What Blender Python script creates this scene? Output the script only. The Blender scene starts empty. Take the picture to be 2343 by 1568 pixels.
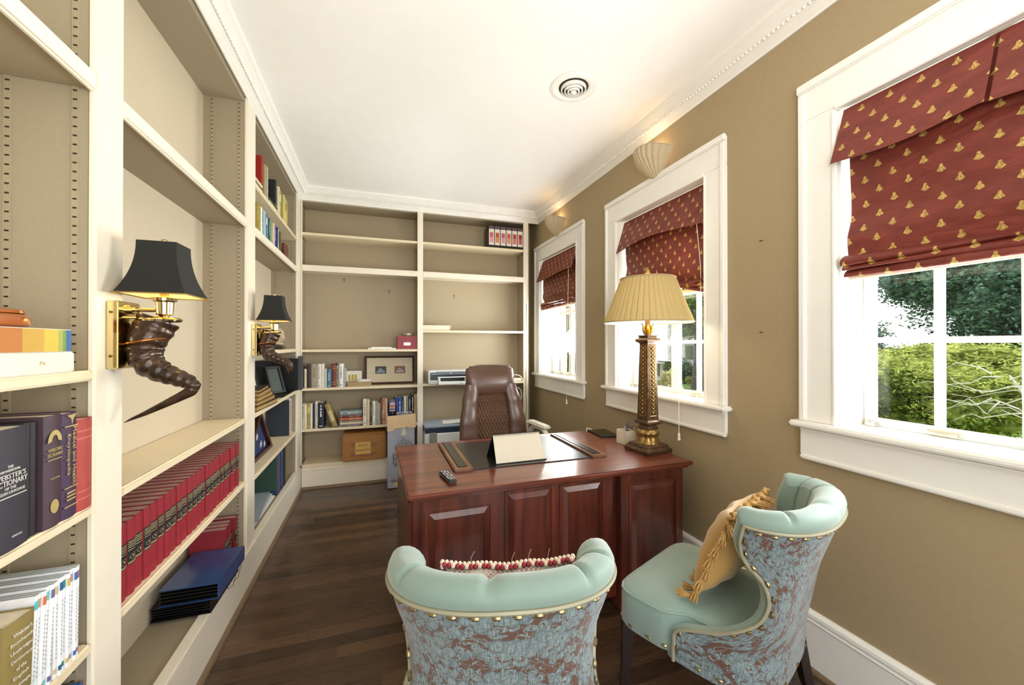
import bpy, math, random
from mathutils import Vector, Matrix
random.seed(7)
PI = math.pi
S = bpy.context.scene
# ---------------------------------------------------------------- camera
cd = bpy.data.cameras.new('camera'); cam = bpy.data.objects.new('camera', cd); S.collection.objects.link(cam)
cd.sensor_width = 36; cd.lens = 36 * 911.36 / 2343; cd.clip_start = .02
cam.location = (0, 0, 1.5); cam.rotation_euler = (PI/2 + .004543, 0, -.32575)
S.camera = cam
# ---------------------------------------------------------------- light and exposure
S.view_settings.view_transform = 'Standard'; S.view_settings.look = 'None'
S.view_settings.gamma = 1; S.view_settings.use_curve_mapping = False
S.view_settings.exposure = 0.36
W = bpy.data.worlds.new('world'); S.world = W; W.use_nodes = True
wn = W.node_tree.nodes; bg = wn['Background']
sky = wn.new('ShaderNodeTexSky'); sky.sky_type = 'NISHITA'; sky.sun_disc = False
sky.sun_elevation = math.radians(60); sky.sun_rotation = math.radians(60); sky.dust_density = 2.5
mixw = wn.new('ShaderNodeMix'); mixw.data_type = 'RGBA'; mixw.inputs[0].default_value = .8
W.node_tree.links.new(sky.outputs[0], mixw.inputs[6]); mixw.inputs[7].default_value = (3.6, 3.7, 3.9, 1)
W.node_tree.links.new(mixw.outputs[2], bg.inputs[0]); bg.inputs[1].default_value = .6
def lamp(name, kind, loc, rot, power, color=(1, 1, 1), **kw):
    l = bpy.data.lights.new(name, kind); l.energy = power; l.color = color
    for k, v in kw.items(): setattr(l, k, v)
    o = bpy.data.objects.new(name, l); S.collection.objects.link(o); o.location = loc; o.rotation_euler = rot
    return o
lamp('sun', 'SUN', (8, -2, 12), (math.radians(13), math.radians(9), 0), 3.2, (1, .95, .86), angle=.02)
WINC = [(4.055, 1.92), (2.40, 1.845), (.716, 1.78)]          # window centre along the wall, bottom of its shade
for i, (yc, zb) in enumerate(WINC):                          # daylight coming in through each open pane area
    lamp('window_daylight', 'AREA', (2.16, yc, (zb+1.17)/2), (0, PI/2+.62, 0), 40, (.97, .99, 1), shape='RECTANGLE', size=zb-1.17, size_y=.88)
# added fill lamp behind the viewpoint, shining through an invented wall opening
lamp('added_rear_fill', 'AREA', (.55, -1.45, 1.45), (PI/2, 0, 0), 34, (1, .965, .91), shape='RECTANGLE', size=2.3, size_y=2.6)
# added lamp beside the viewpoint, turned up to brighten the ceiling
lamp('added_ceiling_fill', 'AREA', (.55, .0, 2.0), (PI-.6, 0, 0), 16, (1, .98, .95), shape='DISK', size=.5)
# ---------------------------------------------------------------- materials
def lin(h):
    if isinstance(h, str):
        h = h.lstrip('#'); c = [int(h[i:i+2], 16)/255 for i in (0, 2, 4)]
    else: c = list(h)
    return tuple(x/12.92 if x <= .04045 else ((x+.055)/1.055)**2.4 for x in c) + (1,)
MC = {}
class NT:
    def __init__(s, name):
        s.m = bpy.data.materials.new(name); s.m.use_nodes = True; s.t = s.m.node_tree
        s.b = s.t.nodes['Principled BSDF']; s.out = s.t.nodes['Material Output']
    def n(s, kind, **kw):
        o = s.t.nodes.new('ShaderNode' + kind)
        for k, v in kw.items(): setattr(o, k, v)
        return o
    def l(s, a, b): s.t.links.new(a, b)
    def math(s, op, a, b=None, c=None):
        o = s.n('Math', operation=op)
        for i, v in enumerate((a, b, c)):
            if v is None: continue
            if isinstance(v, (int, float)): o.inputs[i].default_value = v
            else: s.l(v, o.inputs[i])
        return o.outputs[0]
    def mix(s, f, a, b):
        o = s.n('Mix', data_type='RGBA')
        for i, v in ((0, f), (6, a), (7, b)):
            if isinstance(v, (int, float)): o.inputs[i].default_value = v
            elif isinstance(v, (tuple, str)): o.inputs[i].default_value = lin(v) if isinstance(v, str) else v
            else: s.l(v, o.inputs[i])
        return o.outputs[2]
    def coord(s, which='Object', scale=(1, 1, 1)):
        tc = s.n('TexCoord'); mp = s.n('Mapping'); mp.inputs['Scale'].default_value = scale
        s.l(tc.outputs[which], mp.inputs[0]); return mp.outputs[0]
    def noise(s, vec, scale, detail=3, dist=0):
        o = s.n('TexNoise'); o.inputs['Scale'].default_value = scale; o.inputs['Detail'].default_value = detail
        o.inputs['Distortion'].default_value = dist; s.l(vec, o.inputs['Vector']); return o.outputs['Fac']
    def ramp(s, f, a, b):
        o = s.n('MapRange', clamp=True); s.l(f, o.inputs[0]); o.inputs[1].default_value = a; o.inputs[2].default_value = b
        return o.outputs[0]
    def bump(s, h, strength=.2, dist=.01):
        o = s.n('Bump'); o.inputs['Strength'].default_value = strength; o.inputs['Distance'].default_value = dist
        s.l(h, o.inputs['Height']); s.l(o.outputs[0], s.b.inputs['Normal'])
def mat(name, col, rough=.5, metal=0, var=.06, vs=12, bump=0, spec=.5, emit=0, scale=(1, 1, 1), coat=0, sheen=0):
    if name in MC: return MC[name]
    N = NT(name); c = lin(col); N.b.inputs['Roughness'].default_value = rough; N.b.inputs['Metallic'].default_value = metal
    N.b.inputs['Specular IOR Level'].default_value = spec
    f = N.noise(N.coord('Object', scale), vs, 4)
    lo = tuple(x*(1-var) for x in c[:3]) + (1,); hi = tuple(min(1, x*(1+var)) for x in c[:3]) + (1,)
    N.l(N.mix(N.ramp(f, .3, .7), lo, hi), N.b.inputs['Base Color'])
    if bump: N.bump(f, bump, .004)
    if coat: N.b.inputs['Coat Weight'].default_value = coat; N.b.inputs['Coat Roughness'].default_value = .15
    if sheen: N.b.inputs['Sheen Weight'].default_value = sheen
    if emit: N.b.inputs['Emission Color'].default_value = c; N.b.inputs['Emission Strength'].default_value = emit
    MC[name] = N.m; return N.m
def wood(name, c1, c2, rough, axis, gs=9, coat=0, stretch=14):
    N = NT(name); sc = [stretch]*3; sc[axis] = 1
    v = N.coord('Object', tuple(sc)); f = N.noise(v, gs/6, 5, .6); g = N.noise(N.coord('Object'), 2.2, 2)
    c = N.mix(N.ramp(f, .3, .72), c1, c2); c2_ = N.mix(N.math('MULTIPLY', N.ramp(g, .4, .7), .35), c, c1)
    N.l(c2_, N.b.inputs['Base Color']); N.b.inputs['Roughness'].default_value = rough
    if coat: N.b.inputs['Coat Weight'].default_value = coat; N.b.inputs['Coat Roughness'].default_value = .12
    MC[name] = N.m; return N.m
def floor_mat():
    N = NT('dark_oak_boards'); v = N.coord('Object'); sx = N.n('SeparateXYZ'); N.l(v, sx.inputs[0])
    row = N.math('FLOOR', N.math('DIVIDE', sx.outputs[1], .083))
    wnz = N.n('TexWhiteNoise', noise_dimensions='1D'); N.l(row, wnz.inputs['W'])
    xo = N.math('ADD', sx.outputs[0], N.math('MULTIPLY', wnz.outputs['Value'], 3.0))
    seg = N.math('FLOOR', N.math('DIVIDE', xo, 1.1)); cmb = N.n('CombineXYZ'); N.l(row, cmb.inputs[0]); N.l(seg, cmb.inputs[1])
    w2 = N.n('TexWhiteNoise', noise_dimensions='2D'); N.l(cmb.outputs[0], w2.inputs['Vector'])
    g = N.noise(N.coord('Object', (1.5, 26, 1)), 3, 6, .5)
    t = N.math('ADD', N.math('MULTIPLY', w2.outputs['Value'], .55), N.math('MULTIPLY', g, .5))
    c = N.mix(N.ramp(t, .2, .95), '#33251a', '#6a4e37')
    fy = N.math('FRACT', N.math('DIVIDE', sx.outputs[1], .083)); gap = N.math('LESS_THAN', fy, .022)
    N.l(N.mix(N.math('MULTIPLY', gap, .6), c, '#140e0a'), N.b.inputs['Base Color'])
    N.l(N.math('ADD', N.math('MULTIPLY', g, .2), .19), N.b.inputs['Roughness']); N.bump(g, .08, .003)
    return N.m
def bee_mat():
    N = NT('red_fabric_with_gold_bees'); sx = N.n('SeparateXYZ'); N.l(N.coord('Object'), sx.inputs[0])
    y = N.math('DIVIDE', sx.outputs[1], .096); z = N.math('DIVIDE', sx.outputs[2], .050)
    row = N.math('FLOOR', z); odd = N.math('MODULO', N.math('ADD', row, 400), 2)
    fy = N.math('MULTIPLY', N.math('SUBTRACT', N.math('FRACT', N.math('ADD', y, N.math('MULTIPLY', odd, .5))), .5), .096)
    fz = N.math('MULTIPLY', N.math('SUBTRACT', N.math('FRACT', z), .5), .050)
    ay = N.math('ABSOLUTE', fy)
    # wings: triangle that widens downwards, rounded hem; head: small disc
    wmax = N.math('MULTIPLY', N.math('SUBTRACT', .0138, fz), .66)
    wing = N.math('MULTIPLY', N.math('LESS_THAN', ay, wmax), N.math('GREATER_THAN', fz, N.math('SUBTRACT', N.math('MULTIPLY', ay, .5), .014)))
    head = N.math('LESS_THAN', N.math('ADD', N.math('MULTIPLY', ay, ay), N.math('POWER', N.math('SUBTRACT', fz, .0105), 2)), .005**2)
    k = N.math('MAXIMUM', wing, head)
    wr = N.noise(N.coord('Object', (1, 2.2, 5)), 4, 5, .4)
    base = N.mix(N.ramp(wr, .25, .75), '#65241a', '#813628')
    vein = N.ramp(N.noise(N.coord('Object', (1, 1, .4)), 260, 2), .35, .6)
    gold = N.mix(vein, '#8a6a2a', '#cbaa5f')
    N.l(N.mix(k, base, gold), N.b.inputs['Base Color']); N.b.inputs['Roughness'].default_value = .55
    N.bump(wr, .35, .03)
    return N.m
def damask_mat():
    N = NT('blue_brown_damask'); uv = N.coord('UV')
    def flower(scale, petals, off, r0, ra, rnd):
        mp = N.n('Mapping'); mp.inputs['Location'].default_value = off; N.l(uv, mp.inputs[0])
        w = N.n('TexNoise'); w.inputs['Scale'].default_value = 14; N.l(mp.outputs[0], w.inputs['Vector'])
        ad = N.n('VectorMath', operation='MULTIPLY_ADD'); N.l(w.outputs['Color'], ad.inputs[0]); ad.inputs[1].default_value = (.03,)*3; N.l(mp.outputs[0], ad.inputs[2])
        vo = N.n('TexVoronoi', voronoi_dimensions='2D'); vo.inputs['Scale'].default_value = scale; vo.inputs['Randomness'].default_value = rnd
        N.l(ad.outputs[0], vo.inputs['Vector'])
        sc = N.n('VectorMath', operation='SUBTRACT'); N.l(ad.outputs[0], sc.inputs[0]); N.l(vo.outputs['Position'], sc.inputs[1])
        s2 = N.n('SeparateXYZ'); N.l(sc.outputs[0], s2.inputs[0])
        th = N.math('ARCTAN2', s2.outputs[1], s2.outputs[0]); sr = N.n('SeparateColor'); N.l(vo.outputs['Color'], sr.inputs[0])
        th = N.math('ADD', th, N.math('MULTIPLY', sr.outputs[0], 6.28))
        r = N.math('MULTIPLY', N.math('SQRT', N.math('ADD', N.math('POWER', s2.outputs[0], 2), N.math('POWER', s2.outputs[1], 2))), scale)
        pet = N.math('ADD', r0, N.math('MULTIPLY', N.math('ABSOLUTE', N.math('SINE', N.math('MULTIPLY', th, petals/2))), ra))
        m = N.math('LESS_THAN', r, pet); q = N.math('DIVIDE', r, pet)
        ring = N.math('LESS_THAN', N.math('ABSOLUTE', N.math('SUBTRACT', q, .55)), .055)
        vein = N.math('MULTIPLY', N.math('LESS_THAN', N.math('ABSOLUTE', N.math('SINE', N.math('MULTIPLY', th, petals/2))), .13), N.math('GREATER_THAN', q, .3))
        line = N.math('SUBTRACT', 1, N.math('MAXIMUM', ring, vein)); ed = N.math('LESS_THAN', N.math('ABSOLUTE', N.math('SUBTRACT', q, 1)), .09)
        return m, line, ed
    f1, l1, e1 = flower(5.2, 6, (0, 0, 0), .25, .17, .5); f2, l2, e2 = flower(9.5, 3, (.37, .21, 0), .10, .27, .9); f3, l3, e3 = flower(13, 2, (.13, .57, 0), .05, .34, 1)
    nz = N.noise(uv, 9, 2, 1.2); stem = N.math('LESS_THAN', N.math('ABSOLUTE', N.math('SUBTRACT', nz, .5)), .018)
    nz2 = N.noise(N.coord('UV', (1.3, 1, 1)), 13, 2, 1.6); stem2 = N.math('LESS_THAN', N.math('ABSOLUTE', N.math('SUBTRACT', nz2, .53)), .013)
    mk = N.math('MAXIMUM', N.math('MAXIMUM', N.math('MAXIMUM', N.math('MULTIPLY', f1, l1), N.math('MULTIPLY', f2, l2)), N.math('MULTIPLY', f3, l3)), N.math('MAXIMUM', stem, stem2))
    edge = N.math('MAXIMUM', e1, N.math('MAXIMUM', e2, e3))
    th_ = N.ramp(N.noise(N.coord('UV', (260, 24, 1)), 1, 2), .35, .65)
    blue = N.mix(th_, '#5d7074', '#8d9fa1')
    c = N.mix(mk, N.mix(N.noise(N.coord('UV'), 30), '#513628', '#6b4a3a'), blue)
    N.l(N.mix(N.math('MULTIPLY', edge, .5), c, '#4d5c62'), N.b.inputs['Base Color']); N.b.inputs['Roughness'].default_value = .5
    N.b.inputs['Sheen Weight'].default_value = .35
    N.bump(N.math('ADD', mk, N.math('MULTIPLY', th_, .25)), .5, .004)
    return N.m
def glass_mat():
    N = NT('window_glass'); t = N.n('BsdfTransparent'); g = N.n('BsdfGlossy'); g.inputs['Roughness'].default_value = .01
    fr = N.n('Fresnel'); fr.inputs[0].default_value = 1.3; mx = N.n('MixShader')
    N.l(N.math('MULTIPLY', fr.outputs[0], .6), mx.inputs[0]); N.l(t.outputs[0], mx.inputs[1]); N.l(g.outputs[0], mx.inputs[2]); N.l(mx.outputs[0], N.out.inputs[0])
    return N.m
def leaf_mat(name, a, b, tr=.35):
    N = NT(name); f = N.noise(N.coord('Object'), .9, 3); g = N.noise(N.coord('Object'), 4.2, 10)
    c = N.mix(N.ramp(N.math('ADD', N.math('MULTIPLY', f, .3), N.math('MULTIPLY', g, .7)), .42, .58), a, b)
    d = N.n('BsdfDiffuse'); t = N.n('BsdfTranslucent'); mx = N.n('MixShader'); mx.inputs[0].default_value = tr
    N.l(c, d.inputs[0]); N.l(c, t.inputs[0]); N.l(d.outputs[0], mx.inputs[1]); N.l(t.outputs[0], mx.inputs[2]); N.l(mx.outputs[0], N.out.inputs[0])
    return N.m
def shade_mat(name, col, tr):
    N = NT(name); c = lin(col); d = N.n('BsdfDiffuse'); t = N.n('BsdfTranslucent'); mx = N.n('MixShader'); mx.inputs[0].default_value = tr
    d.inputs[0].default_value = c; t.inputs[0].default_value = c
    N.l(d.outputs[0], mx.inputs[1]); N.l(t.outputs[0], mx.inputs[2]); N.l(mx.outputs[0], N.out.inputs[0]); return N.m
WALL = mat('tan_wall_paint', '#a4916f', .85, var=.03, vs=60, bump=.05)
CEIL = mat('ceiling_paint', '#fbf9f5', .9, var=.01)
TRIM = mat('white_gloss_trim', '#f2efe7', .35, var=.012)
CREAM = mat('cream_shelf_paint', '#ece3cf', .4, var=.02)
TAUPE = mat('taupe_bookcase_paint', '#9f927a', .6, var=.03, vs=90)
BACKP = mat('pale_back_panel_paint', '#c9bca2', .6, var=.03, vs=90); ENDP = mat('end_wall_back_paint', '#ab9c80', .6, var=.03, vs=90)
STEEL = mat('painted_steel_strip', '#a89b82', .45, .2)
DARK = mat('dark_slot', '#241d14', .8)
FLOOR = floor_mat(); BEE = bee_mat(); DAM = damask_mat(); GLASS = glass_mat()
CHERRY = wood('cherry_desk_wood', '#4a1a10', '#83402a', .3, 0, 9, .5)
CHERRYV = wood('cherry_panel_wood', '#3a150d', '#6e3120', .32, 2, 9, .4)
BRASS = mat('polished_brass', '#c6b588', .12, 1, var=.03)
GOLD = mat('gold_leaf', '#9a7b48', .35, .85, var=.2, vs=40)
ANTIQ = mat('antique_bronze_gilt', '#5d4630', .35, .55, var=.45, vs=35, bump=.15)
SHOE = mat('shoe_moulding_stain', '#7a654b', .5)
HORN = mat('dark_horn', '#3d2c1f', .22, .3, var=.5, vs=26, bump=.25)
BLACK = mat('black_plastic', '#17171a', .4); INK = mat('black_ink', '#1b1814', .7)
BLKF = mat('black_shade_fabric', '#131310', .7, var=.05)
LEATH = mat('brown_leather', '#5a4033', .33, var=.08, vs=60, bump=.03, coat=.15)
LEATHD = mat('dark_brown_leather', '#37271f', .35, var=.08, vs=60)
SEA = mat('seafoam_velvet', '#7f968b', .62, var=.05, vs=6, sheen=.5)
NAIL = mat('nailhead_brass', '#9d8c66', .3, .85)
LEGB = mat('espresso_leg', '#1c100b', .25, coat=.4)
GFAB = mat('gold_silk', '#c29a58', .45, var=.07, vs=8, sheen=.3); GTAS = mat('gold_tassel', '#b18a4c', .75, var=.2, vs=80)
PAGE = mat('book_pages', '#e0d6bd', .8, var=.08, vs=70, scale=(1, 1, 1)); PAGEB = mat('grey_page_tops', '#8f9da1', .7)
WHITE = mat('white_paper', '#f3f0e8', .7, var=.02); PLAST = mat('white_plastic', '#e9ebe8', .35, var=.02)
CARD = mat('brown_cardboard', '#a8763f', .8, var=.06, vs=20); KRAFT = mat('kraft_inside', '#d8bd93', .8); TAPE = mat('packing_tape', '#8a5a2c', .25)
CORD = mat('cream_cord', '#efe6c8', .6); SILVER = mat('chrome', '#cfd2d4', .12, 1)
# ---------------------------------------------------------------- building blocks
class B:
    def __init__(s): s.v = []; s.f = []; s.m = []; s.uv = {}
    def add(s, vs, fs, mi=0):
        o = len(s.v); s.v += [tuple(p) for p in vs]
        for f in fs: s.f.append(tuple(i+o for i in f)); s.m.append(mi)
        return o
    def box(s, x0, x1, y0, y1, z0, z1, mi=0, tap=0):
        t = tap
        vs = [(x0, y0, z0), (x1, y0, z0), (x1, y1, z0), (x0, y1, z0), (x0+t, y0+t, z1), (x1-t, y0+t, z1), (x1-t, y1-t, z1), (x0+t, y1-t, z1)]
        s.add(vs, [(0, 3, 2, 1), (4, 5, 6, 7), (0, 1, 5, 4), (1, 2, 6, 5), (2, 3, 7, 6), (3, 0, 4, 7)], mi); return s
    def bx(s, x0, x1, y0, y1, z0, z1, r=.004, mi=0):           # box with chamfered edges
        import bmesh
        bm = bmesh.new(); bmesh.ops.create_cube(bm, size=1)
        for v in bm.verts: v.co = ((x0+x1)/2+v.co.x*(x1-x0), (y0+y1)/2+v.co.y*(y1-y0), (z0+z1)/2+v.co.z*(z1-z0))
        bmesh.ops.bevel(bm, geom=list(bm.edges), offset=min(r, .45*min(abs(x1-x0), abs(y1-y0), abs(z1-z0))), segments=2, affect='EDGES')
        s.add([tuple(v.co) for v in bm.verts], [[v.index for v in f.verts] for f in (bm.verts.index_update(), bm.faces)[1]], mi); bm.free(); return s
    def grid(s, nu, nv, f, mi=0, cu=False, cv=False, uv=None, flip=False):
        vs = []; U = nu if cu else nu+1; V = nv if cv else nv+1
        for i in range(U):
            for j in range(V): vs.append(f(i/nu, j/nv))
        fs = []
        for i in range(nu):
            for j in range(nv):
                a = i*V+j; b = ((i+1) % U)*V+j; c = ((i+1) % U)*V+(j+1) % V; d = i*V+(j+1) % V
                fs.append((a, d, c, b) if flip else (a, b, c, d))
        o = s.add(vs, fs, mi)
        if uv:
            for i in range(U):
                for j in range(V): s.uv[o+i*V+j] = uv(i/nu, j/nv)
        return s
    def tube(s, pts, r, seg=8, mi=0, cap=True, closed=False):
        P = [Vector(p) for p in pts]; n = len(P); R = r if isinstance(r, (list, tuple)) else [r]*n
        up = Vector((0, 0, 1)); vs = []; prev = None
        for i, p in enumerate(P):
            if closed: t = (P[(i+1) % n]-P[i-1]).normalized()
            else: t = (P[min(i+1, n-1)]-P[max(i-1, 0)]).normalized()
            if prev is None:
                a = t.cross(up);
                if a.length < .05: a = t.cross(Vector((1, 0, 0)))
                a.normalize()
            else:
                a = prev - t*prev.dot(t)
                if a.length < 1e-4: a = t.orthogonal()
                a.normalize()
            prev = a; b = t.cross(a)
            for k in range(seg):
                q = 2*PI*k/seg; vs.append(p + (a*math.cos(q)+b*math.sin(q))*R[i])
        fs = []
        for i in range(n if closed else n-1):
            for k in range(seg):
                j = (i+1) % n; fs.append((i*seg+k, i*seg+(k+1) % seg, j*seg+(k+1) % seg, j*seg+k))
        if cap and not closed: fs += [tuple(range(seg))[::-1], tuple((n-1)*seg+k for k in range(seg))]
        s.add(vs, fs, mi); return s
    def lathe(s, prof, c=(0, 0), seg=24, mi=0, sq=0):
        vs = []
        for r, z in prof:
            for k in range(seg):
                a = 2*PI*k/seg; vs.append((c[0]+r*math.cos(a), c[1]+r*math.sin(a), z))
        n = len(prof); fs = [(i*seg+k, i*seg+(k+1) % seg, (i+1)*seg+(k+1) % seg, (i+1)*seg+k) for i in range(n-1) for k in range(seg)]
        s.add(vs, fs, mi); return s
    def sqlathe(s, prof, c=(0, 0), mi=0, rot=0):               # square section stack
        vs = []
        for r, z in prof:
            for k in range(4):
                a = PI/4+k*PI/2+rot; vs.append((c[0]+r*1.41421*math.cos(a), c[1]+r*1.41421*math.sin(a), z))
        n = len(prof); fs = [(i*4+k, i*4+(k+1) % 4, (i+1)*4+(k+1) % 4, (i+1)*4+k) for i in range(n-1) for k in range(4)]
        fs += [(3, 2, 1, 0), tuple((n-1)*4+k for k in range(4))]; s.add(vs, fs, mi); return s
    def ball(s, c, r, seg=10, mi=0, sc=(1, 1, 1)):
        n = max(4, seg//2)
        s.grid(seg, n, lambda u, v: (c[0]+r*sc[0]*math.cos(2*PI*u)*math.sin(PI*v), c[1]+r*sc[1]*math.sin(2*PI*u)*math.sin(PI*v), c[2]-r*sc[2]*math.cos(PI*v)), mi, cu=True); return s
    def prism(s, poly, axis, a, b, mi=0):                      # polygon in the two other axes, extruded along axis
        n = len(poly)
        def P(p, t):
            return {0: (t, p[0], p[1]), 1: (p[0], t, p[1]), 2: (p[0], p[1], t)}[axis]
        vs = [P(p, a) for p in poly]+[P(p, b) for p in poly]
        fs = [(i, (i+1) % n, (i+1) % n+n, i+n) for i in range(n)]+[tuple(range(n))[::-1], tuple(range(n, 2*n))]
        s.add(vs, fs, mi); return s
    def mesh(s, name, mats, smooth=False, off=None):
        me = bpy.data.meshes.new(name)
        vs = s.v if off is None else [(p[0]-off[0], p[1]-off[1], p[2]-off[2]) for p in s.v]
        me.from_pydata(vs, [], s.f)
        for m in (mats if isinstance(mats, (list, tuple)) else [mats]): me.materials.append(m)
        me.polygons.foreach_set('material_index', s.m)
        if s.uv:
            ul = me.uv_layers.new(name='UVMap')
            for lp in me.loops: ul.data[lp.index].uv = s.uv.get(lp.vertex_index, (0, 0))
        import bmesh
        bm = bmesh.new(); bm.from_mesh(me); bmesh.ops.recalc_face_normals(bm, faces=bm.faces); bm.to_mesh(me); bm.free()
        if smooth: me.polygons.foreach_set('use_smooth', [True]*len(me.polygons)); me.set_sharp_from_angle(angle=math.radians(45 if smooth is True else smooth))
        me.update(); return me
LOC = {}
def link(name, data, parent=None):
    o = bpy.data.objects.new(name, data); S.collection.objects.link(o)
    if parent is not None: o.parent = parent
    return o
def tag(o, label, cat, group=None):
    o['label'] = label; o['category'] = cat
    if group: o['group'] = group
    return o
def thing(name, label, cat, loc=(0, 0, 0), rz=0, group=None):
    o = link(name, None); o.location = loc; o.rotation_euler = (0, 0, rz); o.empty_display_size = .05
    LOC[o.name] = loc; tag(o, label, cat, group); return o
def part(name, b, mats, parent, smooth=False, local=False, label=None):
    off = None if local else LOC.get(parent.name)
    o = link(name, b.mesh(name, mats, smooth, off), parent); LOC[o.name] = (LOC.get(parent.name) or (0, 0, 0)) if not local else (0, 0, 0)
    if label: o['label'] = label
    return o
def solo(name, b, mats, label, cat, group=None, smooth=False, loc=None, rot=None):   # a thing that is one mesh, vertices in world space unless loc is given
    if loc is None:
        n = len(b.v); c = (sum(p[0] for p in b.v)/n, sum(p[1] for p in b.v)/n, min(p[2] for p in b.v))
        o = link(name, b.mesh(name, mats, smooth, c)); o.location = c; LOC[o.name] = c
    else:
        o = link(name, b.mesh(name, mats, smooth)); o.location = loc; LOC[o.name] = (0, 0, 0)
        if rot: o.rotation_euler = rot
    return tag(o, label, cat, group)
def struct(name, b, mats, smooth=False, parent=None):
    o = link(name, b.mesh(name, mats, smooth), parent)
    if parent is None: o['kind'] = 'structure'
    LOC[o.name] = (0, 0, 0); return o
def text(body, m, parent, origin, xd, yd, height, width=None, name='lettering', align='CENTER', bold=0, local=False):
    cu = bpy.data.curves.new(name, 'FONT'); cu.body = body; cu.align_x = align; cu.align_y = 'CENTER'; cu.extrude = .0003; cu.offset = bold; cu.resolution_u = 2
    tmp = bpy.data.objects.new('tmp', cu); S.collection.objects.link(tmp)
    dg = bpy.context.evaluated_depsgraph_get(); me = bpy.data.meshes.new_from_object(tmp.evaluated_get(dg)); bpy.data.objects.remove(tmp); bpy.data.curves.remove(cu)
    me.name = name; me.materials.clear(); me.materials.append(m)
    xs = [v.co.x for v in me.vertices]; ys = [v.co.y for v in me.vertices]; w = max(xs)-min(xs); h = max(ys)-min(ys); cy = (max(ys)+min(ys))/2
    sy = height/max(h, .01); sx = width/w if width else sy
    X = Vector(xd).normalized(); Y = Vector(yd).normalized(); Z = X.cross(Y); off = Vector((0, 0, 0) if local else LOC.get(parent.name, (0, 0, 0)))
    for v in me.vertices: v.co = Vector(origin)-off+X*v.co.x*sx+Y*(v.co.y-cy)*sy+Z*(v.co.z+.0004)
    return link(name, me, parent)
# ================================================================ THE ROOM
XL, XLB, YB, YBB, XR, H, YF = -.755, -.985, 4.6, 4.9, 1.907, 3.13, -1.2
struct('floor', B().box(-1.2, 2.3, -2.6, 5.1, -.12, 0), FLOOR)
struct('ceiling', B().box(-1.2, 2.3, -2.6, 5.1, H, H+.1), CEIL)
struct('wall_left', B().box(-1.15, XLB-.012, -1.2, 5.0, 0, H), WALL)
struct('wall_back', B().box(-1.15, 2.0, YBB+.012, 5.05, 0, H), WALL)
b = B(); HW = .475; ZS, ZT = 1.12, 2.535; ys = [-1.2]
for yc, _ in reversed(WINC): ys += [yc-HW, yc+HW]
ys.append(5.0)
for i in range(0, 8, 2): b.box(XR, XR+.24, ys[i], ys[i+1], 0, H)
for i in range(1, 7, 2): b.box(XR, XR+.24, ys[i], ys[i+1], 0, ZS); b.box(XR, XR+.24, ys[i], ys[i+1], ZT, H)
struct('wall_right', b, WALL)
b = B().box(-1.15, -.65, YF-.14, YF, 0, H).box(1.75, 2.1, YF-.14, YF, 0, H).box(-.65, 1.75, YF-.14, YF, 2.8, H)
struct('wall_front', b, WALL)
struct('baseboard_right', B().prism([(XR-.018, 0), (XR, 0), (XR, .275), (XR-.008, .275), (XR-.022, .262), (XR-.024, .248), (XR-.014, .236), (XR-.022, .228), (XR-.018, .22)], 1, -1.2, 4.88), TRIM)
struct('trim_shoe_right', B().prism([(XR-.034, 0), (XR-.018, 0), (XR-.018, .022), (XR-.026, .019), (XR-.033, .01)], 1, -1.2, 4.88), SHOE)
struct('trim_shoe_left', B().prism([(XL+.012, 0), (XL+.032, 0), (XL+.03, .012), (XL+.023, .02), (XL+.012, .024)], 1, .25, YB-.012), SHOE)
struct('trim_shoe_back', B().prism([(YB-.012, 0), (YB-.032, 0), (YB-.03, .012), (YB-.023, .02), (YB-.012, .024)], 0, XL+.012, 1.76), SHOE)
CP = [(0, 0), (0, -.125), (.008, -.125), (.012, -.112), (.022, -.108), (.024, -.096), (.034, -.09), (.05, -.07), (.058, -.05), (.07, -.042), (.072, -.03), (.088, -.024), (.092, -.008), (.092, 0)]
def beads(b, p0, p1, n):
    for i in range(n):
        t = (i+.5)/n; c = [p0[k]+(p1[k]-p0[k])*t for k in range(3)]; b.ball(c, .0075, 6)
b = B().prism([(XL-.006+p[0], H+p[1]) for p in CP], 1, .25, YB); beads(b, (XL+.048, .3, H-.082), (XL+.048, YB-.05, H-.082), 170)
struct('trim_crown_left', b, TRIM, 60)
b = B().prism([(YB+.006-p[0], H+p[1]) for p in CP], 0, XL, XR); b.box(XL, XR, YB, YB+.02, H-.13, H); beads(b, (XL+.06, YB-.048, H-.082), (XR-.05, YB-.048, H-.082), 104)
struct('trim_crown_back', b, TRIM, 60)
b = B().prism([(XR-p[0], H+p[1]) for p in CP], 1, -1.2, YB); beads(b, (XR-.054, -.6, H-.082), (XR-.054, YB-.05, H-.082), 205)
struct('trim_crown_right', b, TRIM, 60)
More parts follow.
